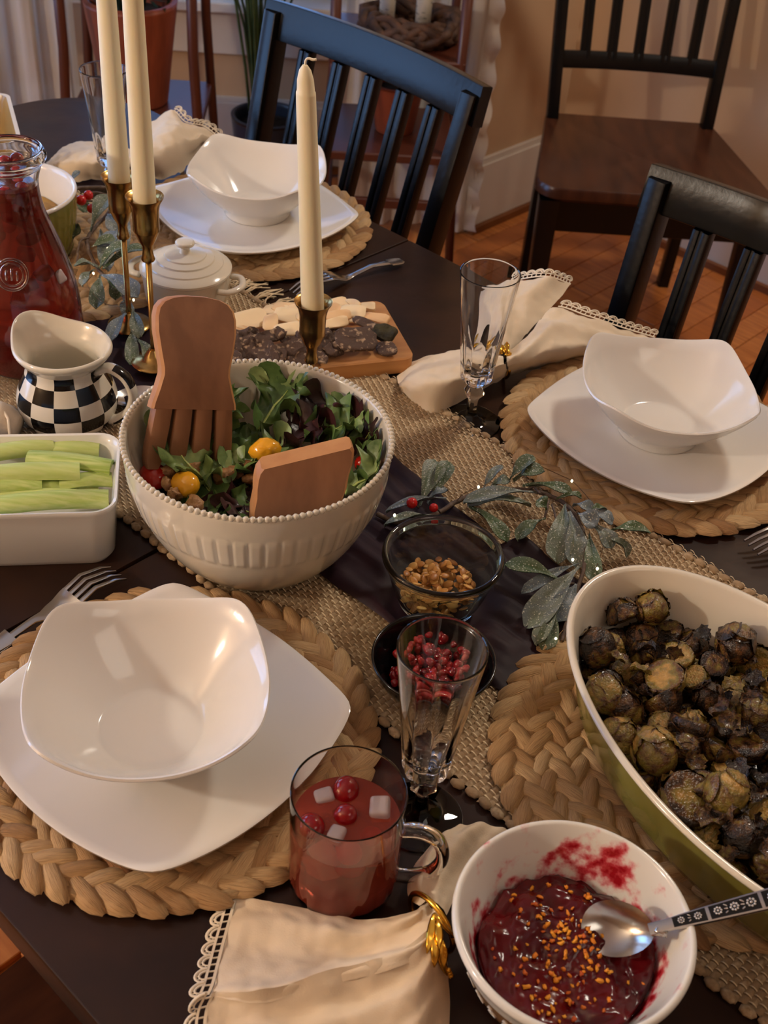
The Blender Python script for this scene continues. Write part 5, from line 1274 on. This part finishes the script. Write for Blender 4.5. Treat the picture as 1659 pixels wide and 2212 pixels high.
v, f = sphere((0, 0, 0), 1, 9, 7, (1, .72, .68), None, lambda p: 1+0.10*sin(p.x*3+p.y*4)-0.15*max(0, p.x))
o = obj('pomegranate_seed', MB().add(v, f), M['aril']); ARM = o.data; bpy.data.objects.remove(o)
for i in range(170):
    a = R.uniform(0, 2*pi); lay = i/170; z = 0.008+0.019*lay; q = sqrt(R.random()); rm = interp([(.005, .022), (.009, .028), (.02, .036), (.03, .039)], z)*(1-0.12*lay)
    c = PB+Vector((rm*q*cos(a), rm*q*sin(a), z+0.005*(1-q)*lay))
    o = bpy.data.objects.new('pomegranate_seed', ARM); COL.objects.link(o); o.location = c; s = R.uniform(.0042, .0054); o.scale = (s, s, s); o.rotation_euler = rrot(k=1.4).to_euler()
    tag(o, 'shiny red pomegranate seed in the black bowl', 'seed', 'pomegranate seeds in the black bowl')

# ------------------------------------------------------------------ napkins and rings
def lacestrip(pts, out, wd, name, parent, period=0.0105, n_over=1):
    """lace edging along pts; out: list of outward vectors."""
    L = 0; acc = [0]
    for a, b in zip(pts, pts[1:]): L += (b-a).length; acc.append(L)
    def at_(s):
        s = max(0, min(L, s))
        for i in range(len(pts)-1):
            if s <= acc[i+1]+1e-9:
                t = (s-acc[i])/max(1e-9, acc[i+1]-acc[i]); return pts[i].lerp(pts[i+1], t), out[i].lerp(out[i+1], t).normalized()
        return pts[-1], out[-1]
    mb = MB(); k = max(2, int(L/period))
    for lo, hi in ((0.0, 0.16), (0.42, 0.56)):   # hem tape and footing
        rows = []
        m_ = k*3
        for i in range(m_+1):
            p, o = at_(L*i/m_); rows.append([p+o*(wd*lo)+Vector((0, 0, .0007)), p+o*(wd*hi)+Vector((0, 0, .0007))])
        v = [q for r in rows for q in r]; mb.add(v, [(2*i, 2*i+1, 2*i+3, 2*i+2) for i in range(m_)])
    for i in range(k*2):
        s = L*(i+0.5)/(k*2); p, o = at_(s); mb.add(*tube([p+o*wd*0.14, p+o*wd*0.44], 0.0007, 4, False))
    for i in range(k):
        s = L*(i+0.5)/k; p, o = at_(s); q, _ = at_(s+0.001); t = (q-p); t = t.normalized() if t.length > 1e-9 else o.cross(Vector((0, 0, 1)))
        for rr, w_ in ((0.50, 0.0011), (0.30, 0.0008)):
            arc = [p+o*(wd*0.54)+t*(-cos(a)*L/k*rr)+o*(sin(a)*wd*0.5*rr*2)+Vector((0, 0, .0004)) for a in [pi*j/9 for j in range(10)]]
            mb.add(*tube(arc, w_, 5, False, 0.6))
        for j in range(5):
            a = pi*(j+0.5)/5; b_ = p+o*(wd*0.54); d = t*(-cos(a)*L/k)+o*(sin(a)*wd)
            mb.add(*tube([b_+d*0.28, b_+d*0.5], 0.0006, 4, False))
    return obj(name, mb, M['lace'], parent, kind='stuff')
def cloth(name, secs, nu, nv, parent, wr=0.0012, seed=0.0, closed=False):
    """loft through sections given as point lists."""
    S = [crom(s, nv+1) for s in secs]; cols = [crom([s[j] for s in S], nu+1) for j in range(nv+1)]
    v = []
    for i in range(nu+1):
        for j in range(nv+1):
            p = cols[j][i]; u_ = i/nu; w_ = j/nv; p = p+Vector((0, 0, 0.0030*sin(w_*19+2.5*sin(u_*4+seed)+seed)*(0.25+0.75*u_)*(1-u_*0.4)*min(1, 6*w_*(1-w_)))); v.append(p+Vector((0, 0, wr*2.2*nz((p.x*55, p.y*55, seed))+wr*nz((p.x*140, p.y*140, seed+3)))))
    f = [(i*(nv+1)+j, (i+1)*(nv+1)+j, (i+1)*(nv+1)+j+1, i*(nv+1)+j+1) for i in range(nu) for j in range(nv)]
    return obj(name, MB().add(v, f), M['linen'], parent), cols
def sec(*p): return [at(x, y, z/1000) for x, y, z in p]
def ringleaf(mb, b, tip, w, up):
    d = tip-b; s = d.cross(up).normalized(); rs = []
    for i in range(7):
        u = i/6; hw = w*(sin(pi*min(1, u*0.92+0.06))**0.8); c = b+d*u+up*(0.0022*sin(pi*u)); rs.append([c-s*hw, c-s*hw*0.5+up*0.0008, c+up*0.0002, c+s*hw*0.5+up*0.0008, c+s*hw, c-up*0.0008])
    mb.add(*rings(rs, True, True))
# front napkin
fnp = thing('napkin', 'cream linen napkin with a lace hem, gathered through a gold ring at the front', 'napkin', at(800, 2050, 0))
c1_, cols = cloth('linen_fold', [
    sec((512, 1938, 3), (500, 1985, 5), (486, 2035, 5), (472, 2090, 9), (462, 2128, 12), (452, 2150, 13)),
    sec((620, 1952, 8), (625, 1990, 15), (615, 2050, 12), (600, 2100, 16), (580, 2128, 26), (560, 2165, 20)),
    sec((740, 1980, 14), (735, 2005, 22), (735, 2050, 15), (735, 2078, 20), (720, 2095, 32), (700, 2130, 26)),
    sec((830, 1985, 20), (835, 2003, 28), (845, 2030, 22), (850, 2048, 28), (855, 2066, 38), (850, 2095, 34)),
    sec((893, 1968, 26), (898, 1978, 34), (908, 1992, 30), (918, 2008, 36), (926, 2024, 42), (930, 2040, 38)),
    sec((915, 1950, 20), (925, 1955, 28), (938, 1962, 30), (948, 1972, 32), (955, 1985, 34), (958, 1998, 30))], 60, 50, fnp, 0.0012, 1)
e1 = [cols[j][0] for j in range(0, 51, 2)]
lacestrip(e1, [Vector((-0.95, -0.25, 0))]*len(e1), 0.0125, 'lace_hem', fnp)
c2_, cols = cloth('linen_fold', [
    sec((468, 2142, 16), (452, 2175, 9), (446, 2215, 7), (450, 2265, 5), (470, 2320, 3)),
    sec((560, 2140, 27), (570, 2180, 15), (590, 2225, 13), (610, 2275, 8), (640, 2330, 3)),
    sec((700, 2100, 33), (730, 2160, 21), (760, 2210, 20), (790, 2270, 14), (820, 2330, 4)),
    sec((845, 2062, 39), (870, 2120, 31), (885, 2180, 28), (895, 2250, 20), (905, 2320, 5)),
    sec((918, 2015, 42), (936, 2055, 37), (940, 2110, 26), (945, 2180, 15), (950, 2260, 6)),
    sec((935, 1990, 36), (956, 2030, 30), (966, 2085, 18), (972, 2160, 7), (968, 2260, 3))], 60, 50, fnp, 0.0012, 5)
e1 = [cols[j][0] for j in range(0, 51, 2)]
lacestrip(e1, [Vector((-0.93, -0.35, 0))]*len(e1), 0.0125, 'lace_hem', fnp)
cloth('linen_fold', [
    sec((905, 1960, 22), (925, 1950, 32), (950, 1955, 34), (965, 1975, 26)),
    sec((880, 1930, 15), (905, 1905, 28), (945, 1905, 30), (985, 1935, 18)),
    sec((890, 1880, 10), (920, 1850, 26), (965, 1850, 26), (1010, 1890, 10)),
    sec((925, 1830, 8), (955, 1805, 22), (1005, 1803, 22), (1060, 1835, 6)),
    sec((970, 1795, 5), (1005, 1780, 14), (1060, 1780, 13), (1110, 1800, 4))], 40, 30, fnp, 0.0012, 9)
def napring(label, c, axis, r, leaves, up):
    t = thing('napkin_ring', label, 'napkin ring', c, 0, 'gold leaf napkin rings'); axis = axis.normalized()
    u = axis.cross(Vector((0, 0, 1))).normalized(); w = u.cross(axis)
    rg = [c+u*(r*cos(a))+w*(r*0.9*sin(a)) for a in [2*pi*i/40 for i in range(41)]]
    obj('band', MB().add(*tube(rg, 0.0019, 8, False)), M['gold'], t)
    for b, tip, wd in leaves:
        mb = MB(); ringleaf(mb, b, tip, wd, up); obj('leaf', mb, M['gold'], t)
    mb = MB(); mb.add(*tube([rg[3], rg[3]+up*0.004, leaves[0][0]], 0.0016, 6))
    for k in range(3): mb.add(*sphere(leaves[-1][1]+(leaves[-1][0]-leaves[-1][1])*0.12*k+Vector((0.0022, 0, 0.0005)), 0.0019, 7, 5))
    obj('twig', mb, M['gold'], t)
    return t
rc_ = at(932, 1992, 0.022)
napring('gold leaf napkin ring around the front napkin, beside the sauce bowl', rc_, Vector((0.75, 0.66, 0)), 0.0205,
        [(at(936, 1975, .046), at(922, 2060, .040), .0030), (at(945, 1985, .045), at(948, 2050, .042), .0028), (at(938, 2020, .044), at(938, 2090, .034), .0030), (at(955, 2030, .040), at(958, 2095, .028), .0028), (at(945, 2060, .034), at(966, 2108, .020), .0024)], Vector((0.2, -0.5, 0.84)))
# right napkin: three rolled lobes
def roll(name, pts, wd, ht, parent, nu=30, nv=22, wr=0.0016, seed=0.0, openend=False):
    """flattened roll of cloth along pts (world), half width wd[], half height ht[]."""
    P_ = crom(pts, nu+1); rs = []
    for i, p in enumerate(P_):
        t = (P_[min(i+1, nu)]-P_[max(i-1, 0)]); t.z *= 0.3; t.normalize(); s = t.cross(Vector((0, 0, 1))).normalized(); up = s.cross(t); u = i/nu*(len(wd)-1); k = min(int(u), len(wd)-2); q = u-k
        w_, h_ = lerp(wd[k], wd[k+1], q), lerp(ht[k], ht[k+1], q); ring = []
        for j in range(nv):
            a = 2*pi*j/nv; pt = p+s*(w_*cos(a)*(abs(cos(a))**-0.12 if abs(cos(a)) > 1e-3 else 1))+up*(h_*sin(a))
            kf = 1 if sin(a) > -0.2 else 0.3
            pt += up*(kf*wr*(2.2*nz((pt.x*38, pt.y*38, seed))+1.3*nz((pt.x*95, pt.y*95, seed+2)))+kf*h_*0.16*sin(a*5+seed*3+i*0.05)*(0.3+0.7*abs(u/(len(wd)-1)-0.0)))
            if pt.z < T+0.0012: pt.z = T+0.0012
            ring.append(pt)
        rs.append(ring)
    v, f = rings(rs, not openend, not openend)
    return obj(name, MB().add(v, f), M['linen'], parent), rs
def z6(x, y, z): return at(840+x/2.86, 520+y/2.86, z/1000)
rnp = thing('napkin', 'cream linen napkin with scalloped lace hem, rolled in a gold ring behind the right flute', 'napkin', z6(700, 760, 0))
def S6(*p): return [z6(*q) for q in p]
cloth('linen_fold', [
    S6((48, 842, 3), (55, 865, 10), (66, 895, 12), (80, 935, 3)),
    S6((150, 748, 4), (155, 800, 24), (165, 890, 30), (172, 1012, 2)),
    S6((290, 700, 6), (300, 765, 30), (310, 880, 36), (300, 1066, 2)),
    S6((440, 672, 10), (455, 740, 36), (490, 840, 38), (540, 938, 3)),
    S6((600, 662, 16), (620, 720, 42), (655, 790, 42), (690, 862, 6)),
    S6((690, 692, 22), (705, 725, 42), (722, 765, 40), (735, 805, 14))], 50, 40, rnp, .0014, 2)
o_, cols = cloth('linen_fold', [
    S6((628, 700, 20), (655, 675, 36), (705, 665, 44), (740, 700, 30)),
    S6((570, 550, 14), (630, 500, 38), (730, 510, 46), (820, 610, 32)),
    S6((536, 410, 8), (630, 350, 36), (800, 340, 50), (960, 460, 36)),
    S6((556, 298, 4), (720, 262, 30), (960, 226, 52), (1122, 274, 36))], 50, 44, rnp, .0012, 4)
e1 = [cols[j_][-1] for j_ in range(19, 45)]; lacestrip(e1, [Vector((0.25, 0.9, 0.25))]*len(e1), 0.013, 'lace_hem', rnp)
o_, cols = cloth('linen_fold', [
    S6((722, 695, 30), (728, 735, 40), (735, 780, 30), (738, 830, 4)),
    S6((860, 585, 42), (875, 650, 44), (880, 740, 30), (875, 802, 2)),
    S6((1010, 415, 46), (1030, 540, 46), (1040, 680, 34), (1030, 772, 2)),
    S6((1230, 472, 40), (1230, 560, 38), (1220, 670, 26), (1200, 735, 2)),
    S6((1450, 545, 28), (1445, 610, 24), (1430, 680, 14), (1400, 722, 2)),
    S6((1640, 602, 14), (1630, 640, 12), (1610, 690, 8), (1580, 732, 2))], 60, 40, rnp, .0014, 6)
e1 = cols[0][26:]; lacestrip(e1, [Vector((0.45, 0.80, 0.15))]*len(e1), 0.014, 'lace_hem', rnp)
rc2 = z6(712, 740, 18)
napring('gold leaf napkin ring around the right napkin, seen beside the flute', rc2, Vector((0.95, 0.25, 0)), 0.0195,
        [(z6(720, 700, 40), z6(690, 640, 46), .0028), (z6(725, 690, 42), z6(730, 625, 47), .0030), (z6(700, 700, 42), z6(620, 590, 46), .0034), (z6(690, 700, 42), z6(600, 660, 42), .0030), (z6(720, 720, 38), z6(735, 700, 40), .0026)], Vector((0.0, -0.4, 0.9)))
# back napkin
def z1(x, y, z): return at(x/2, y/2, z/1000)
bnp = thing('napkin', 'cream napkin with a lace corner lying behind the two tall candles', 'napkin', z1(560, 700, 0))
def S1_(*p): return [z1(*q) for q in p]
cloth('linen_fold', [S1_((200, 708, 3), (210, 722, 8), (225, 745, 2)), S1_((270, 640, 5), (290, 690, 26), (312, 785, 2)), S1_((345, 612, 8), (395, 680, 38), (430, 775, 2)), S1_((440, 622, 12), (510, 690, 40), (550, 775, 2)), S1_((570, 640, 18), (610, 690, 38), (640, 772, 4))], 40, 30, bnp, .002, 8)
o_, cols = cloth('linen_fold', [S1_((585, 650, 20), (620, 690, 38), (650, 768, 4)), S1_((650, 532, 32), (690, 630, 46), (720, 772, 2)), S1_((740, 480, 46), (765, 590, 48), (790, 735, 2)), S1_((800, 530, 38), (820, 600, 36), (835, 685, 2)), S1_((880, 548, 26), (890, 590, 24), (885, 645, 2)), S1_((942, 596, 12), (938, 610, 10), (928, 632, 2))], 50, 34, bnp, .002, 10)
e1 = cols[0][20:]; lacestrip(e1, [Vector((0.35, 0.9, 0.1))]*len(e1), 0.016, 'lace_hem', bnp)
lnp = thing('napkin', 'corner of a cream napkin at the left edge beside the checkered pitcher', 'napkin', at(-20, 920, 0))
roll('linen_fold', [at(-150, 930, .012), at(-60, 915, .018), at(0, 910, .020), at(42, 925, .014)], [.03, .03, .026, .016], [.010, .014, .015, .009], lnp, 24, 20, .002, 12)
obj('hem', MB().add(*tube([at(-60, 878, .030), at(0, 873, .034), at(18, 905, .032), at(22, 945, .020)], .0016, 6)), M['lace'], lnp)

# ------------------------------------------------------------------ forks and spoon
def fork(label, tine_end, handle_end, rel0, rel1, arch=0.008, roll=0.0):
    a, b = Vector(tine_end), Vector(handle_end); t = thing('dinner_fork', label, 'fork', a, 0, 'dinner forks')
    ax = (b-a); L = ax.length; ax.normalize(); s = ax.cross(Vector((0, 0, 1))).normalized(); up = s.cross(ax)
    def c(x): u = x/L; return a+ax*x+up*(arch*sin(pi*min(1, u*2.2))*0.9 if u < 0.4545 else 0)+up*(0.006*smooth((u-0.45)/0.3)*(1-smooth((u-0.7)/0.3)))
    secs = [(c(x), w_, 0.0010) for x, w_ in ((0.046, .0118), (0.050, .0124), (0.058, .0120), (0.066, .0095), (0.074, .0055), (0.084, .0034), (0.11, .0034), (0.14, .0050), (L-0.02, .0085), (L-0.004, .0078), (L, .0055))]
    obj('handle', MB().add(*bar(secs, s, up, 0.6)), M['steel'], t, sharp=40)
    for k in range(4):
        x = (-1.5+k)*0.0067
        sc_ = [(c(d)+s*x*q, w_, 0.0009) for d, w_, q in ((0.0, .0009, 1), (0.010, .0015, 1), (0.030, .0019, 1), (0.049, .0022, .98))]
        obj('tine', MB().add(*bar(sc_, s, up, 0.6)), M['steel'], t, sharp=40)
    return t
fork('steel dinner fork at the left edge, half hidden behind the front left bowl', at(256, 1238, .006), at(-22, 1408, .003), 0, 0, 0.012)
fork('steel dinner fork lying on the dark table behind the short candle', at(636, 636, .004), at(868, 563, .005), 0, 0, 0.014)
fork('steel dinner fork at the right edge above the oval dish, only its tines in view', at(1622, 1183, .010), at(1900, 1120, .004), 0, 0, 0.012)
sp0 = at(296, 862, .012); sp = thing('table_spoon', 'steel spoon bowl showing behind the salad bowl beside the pitcher handle', 'spoon', sp0)
sa = Vector((-0.86, -0.5, 0)); sbv = Vector((0.5, -0.86, 0))
v, f, uv = grid(lambda u, v: sp0+sa*(0.024*u*cos(v*2*pi))+sbv*(0.017*u*sin(v*2*pi))-Vector((0, 0, 0.007*(1-u*u)-0.004)), 8, 32)
obj('spoon_bowl', MB().add(v, f), M['steel'], sp)
obj('handle', MB().add(*bar([(sp0-sa*x+Vector((0, 0, z)), w_, .001) for x, w_, z in ((.022, .004, .004), (.04, .003, .006), (.08, .004, .004), (.11, .006, .002))], sbv, Vector((0, 0, 1)), 0.5)), M['steel'], sp)

# ------------------------------------------------------------------ glittered garlands
def gleaf(parent, b, tip, w, arch, droop=0.0, c=0.5, roll=0.0):
    d = tip-b; L = d.length; ax = d.normalized(); s = ax.cross(Vector((0, 0, 1))).normalized(); up = s.cross(ax); q = Matrix.Rotation(roll, 3, ax); s = q @ s; up = q @ up
    nu, nv = 12, 6; v = []
    sd = R.random()*9
    for i in range(nu+1):
        u = i/nu; hw = w*0.5*(0.10+0.90*smooth(min(1, u*1.28)))*(sqrt(max(0, 1-max(0, (u-0.80)/0.20)**2.4)) if u > 0.80 else 1)
        if i == nu: hw = w*0.13
        for j in range(nv+1):
            e = -1+2*j/nv; v.append(b+d*u+s*(e*hw)+up*(arch*sin(pi*u)+hw*0.30*abs(e)**1.3-0.0012*(e == 0)+0.0011*sin(u*9+e*2+sd)))
    n0 = len(v); v += [p-up*0.0007 for p in v]
    f = [(i*(nv+1)+j, (i+1)*(nv+1)+j, (i+1)*(nv+1)+j+1, i*(nv+1)+j+1) for i in range(nu) for j in range(nv)]
    f += [tuple(k+n0 for k in reversed(q)) for q in f]
    cc = [max(0, min(1, c+R.uniform(-.18, .18)+0.10*abs((k % (nv+1))-3)/3)) for k in range(len(v))]
    return obj('leaf', MB().add(v, f, 0, None, cc), M['leaf'], parent)
def garland(label, zf, stems, leaves, berries, leds, wires, sc):
    o = zf(*stems[0][0]); t = thing('leaf_garland', label, 'garland', o, 0, 'glittered leaf garlands')
    for k, st in enumerate(stems):
        p = crom([zf(*q) for q in st], max(8, 6*len(st)))
        p = [q+Vector((0.0008*nz(q*160), 0.0008*nz(q*160, 1, 5), 0)) for q in p]
        obj('stem', MB().add(*tube(p, [0.0024*(1-0.3*i/len(p)) if k == 0 else 0.0012 for i in range(len(p))], 7)), M['stem'], t)
    for (bx, by, bz), (tx, ty, tz), w, col in leaves:
        b, tip = zf(bx, by, bz), zf(tx, ty, tz); px = w/sc; dep = (b-CAM).dot(FW); wm = px*dep/F
        gleaf(t, b, tip, wm*1.45, 0.003+0.05*(tip-b).length, 0, col, R.uniform(-.3, .3))
    for x, y, z, r in berries:
        c = zf(x, y, z); obj('berry', MB().add(*sphere(c, r/sc*((c-CAM).dot(FW))/F, 14, 10)), M['berry'], t)
        st = zf(x+40, y+30, max(4, z-6)); obj('berry_stalk', MB().add(*tube([c, (c+st)/2+Vector((0, 0, .002)), st], .0008, 5)), M['stem'], t)
    for x, y, z in leds: obj('fairy_light', MB().add(*sphere(zf(x, y, z), .0013, 8, 6, (1, 1, 1.3))), M['led'], t)
    for w_ in wires: obj('light_wire', MB().add(*tube(crom([zf(*q) for q in w_], 24), .00035, 5)), M['wire'], t)
    return t
def z2(x, y, z): return at(800+x/2.676, 940+y/2.676, z/1000)
G, S, B2, P2 = 0.1, 0.5, 0.95, 0.7
garland('glittered mistletoe garland with red berries curving between the salad bowl and the sprouts dish', z2,
    [[(40, 455, 16), (160, 505, 14), (280, 480, 13), (380, 455, 13), (500, 385, 14), (640, 332, 16), (880, 315, 20), (1020, 345, 22), (1130, 400, 24), (1205, 500, 26), (1245, 620, 26), (1240, 730, 24), (1210, 850, 20), (1160, 980, 17), (1130, 1100, 14), (1108, 1190, 12)],
     [(880, 330, 20), (940, 300, 26), (980, 340, 28)], [(1030, 380, 24), (1020, 430, 26), (1010, 480, 22)], [(1180, 860, 18), (1120, 855, 22)], [(300, 480, 13), (230, 470, 18), (205, 470, 20)], [(1050, 400, 24), (1080, 500, 26)]],
    [((285, 410, 16), (385, 150, 34), 95, S), ((345, 390, 16), (452, 152, 36), 72, .3), ((330, 395, 16), (445, 310, 26), 60, B2), ((440, 365, 26), (90, 440, 20), 42, B2), ((385, 470, 22), (80, 520, 18), 50, .6),
     ((640, 332, 18), (762, 175, 34), 40, P2), ((690, 315, 20), (805, 258, 32), 52, S), ((800, 262, 24), (945, 122, 42), 62, .3), ((825, 262, 24), (1006, 205, 36), 78, .25), ((880, 290, 24), (1168, 338, 30), 56, .15),
     ((960, 330, 24), (540, 388, 22), 70, P2), ((930, 400, 20), (560, 400, 18), 120, S), ((570, 410, 20), (792, 612, 14), 68, .1), ((1075, 365, 30), (1222, 354, 26), 34, .1), ((1020, 432, 28), (962, 378, 34), 66, .05), ((1012, 480, 26), (850, 604, 16), 72, .25),
     ((1125, 400, 30), (1085, 735, 16), 108, S), ((1150, 440, 32), (1195, 765, 16), 104, P2), ((1170, 400, 32), (1290, 445, 32), 62, B2), ((1250, 450, 34), (1366, 428, 34), 44, .05), ((1200, 455, 34), (1405, 500, 30), 74, B2), ((1195, 450, 36), (1300, 530, 34), 80, B2),
     ((1270, 510, 30), (1400, 650, 20), 82, P2), ((1380, 590, 26), (1490, 700, 14), 84, S), ((1365, 555, 28), (1618, 562, 26), 72, .08), ((1265, 570, 28), (1300, 850, 18), 70, .3), ((1125, 855, 24), (780, 745, 26), 84, .15), ((1205, 740, 24), (876, 910, 18), 52, B2),
     ((1205, 760, 24), (900, 1110, 14), 112, P2), ((1190, 860, 20), (1060, 1070, 14), 104, B2), ((1120, 960, 18), (960, 1210, 10), 72, S), ((1060, 1010, 16), (1005, 1240, 9), 82, .35)],
    [(240, 392, 28, 33), (366, 420, 26, 27)],
    [(625, 300, 26), (1165, 265, 16), (1312, 772, 30), (140, 463, 24), (1072, 1178, 14), (1170, 720, 28)],
    [[(490, 390, 14), (540, 340, 22), (625, 300, 26), (700, 275, 26)], [(960, 168, 30), (1090, 228, 18), (1165, 265, 16), (1240, 340, 16), (1300, 420, 26)], [(1300, 780, 30), (1345, 640, 22), (1330, 560, 26)], [(1130, 1110, 14), (1072, 1178, 14), (1065, 1230, 8)]], 2.676)
def z3(x, y, z): return at(x/2.963, 280+y/2.963, z/1000)
garland('glittered mistletoe garland with three red berries around the tall candlesticks at the left', z3,
    [[(440, 385, 36), (560, 370, 38), (720, 388, 34), (700, 520, 34), (560, 700, 34), (620, 880, 32), (700, 960, 28), (800, 1080, 24), (840, 1200, 18), (900, 1330, 12)],
     [(560, 405, 44), (640, 405, 44), (720, 430, 40)], [(520, 455, 44), (650, 460, 40)], [(490, 860, 34), (510, 720, 38), (570, 690, 36)]],
    [((580, 650, 44), (705, 415, 66), 86, .45), ((445, 385, 40), (508, 262, 56), 26, B2), ((470, 420, 34), (545, 530, 24), 64, .05), ((635, 885, 44), (805, 735, 60), 84, .3), ((585, 750, 46), (745, 715, 50), 74, .25), ((655, 890, 44), (940, 755, 48), 72, .15), ((630, 880, 44), (475, 870, 44), 60, S),
     ((605, 895, 44), (525, 1000, 34), 52, S), ((640, 930, 40), (615, 1140, 24), 70, .35), ((650, 930, 42), (882, 1065, 40), 96, B2), ((690, 960, 40), (745, 1085, 30), 62, .25), ((690, 540, 44), (745, 660, 40), 78, B2), ((830, 590, 40), (760, 790, 36), 66, P2), ((760, 640, 44), (690, 760, 44), 84, B2), ((730, 480, 44), (800, 560, 44), 90, B2), ((640, 640, 40), (690, 900, 36), 70, P2), ((500, 600, 36), (470, 690, 30), 64, .3),
     ((830, 1160, 24), (700, 1360, 22), 62, B2), ((850, 1150, 26), (895, 1330, 20), 60, S), ((840, 1280, 20), (842, 1500, 12), 62, .4), ((880, 1340, 18), (985, 1530, 12), 76, .35), ((790, 1080, 26), (830, 1200, 24), 60, P2)],
    [(520, 452, 56, 34), (565, 420, 58, 32), (585, 505, 54, 30)], [(598, 920, 46), (855, 1090, 42), (690, 760, 46)], [[(598, 920, 46), (560, 1000, 38), (690, 1120, 32), (855, 1090, 42)]], 2.963)
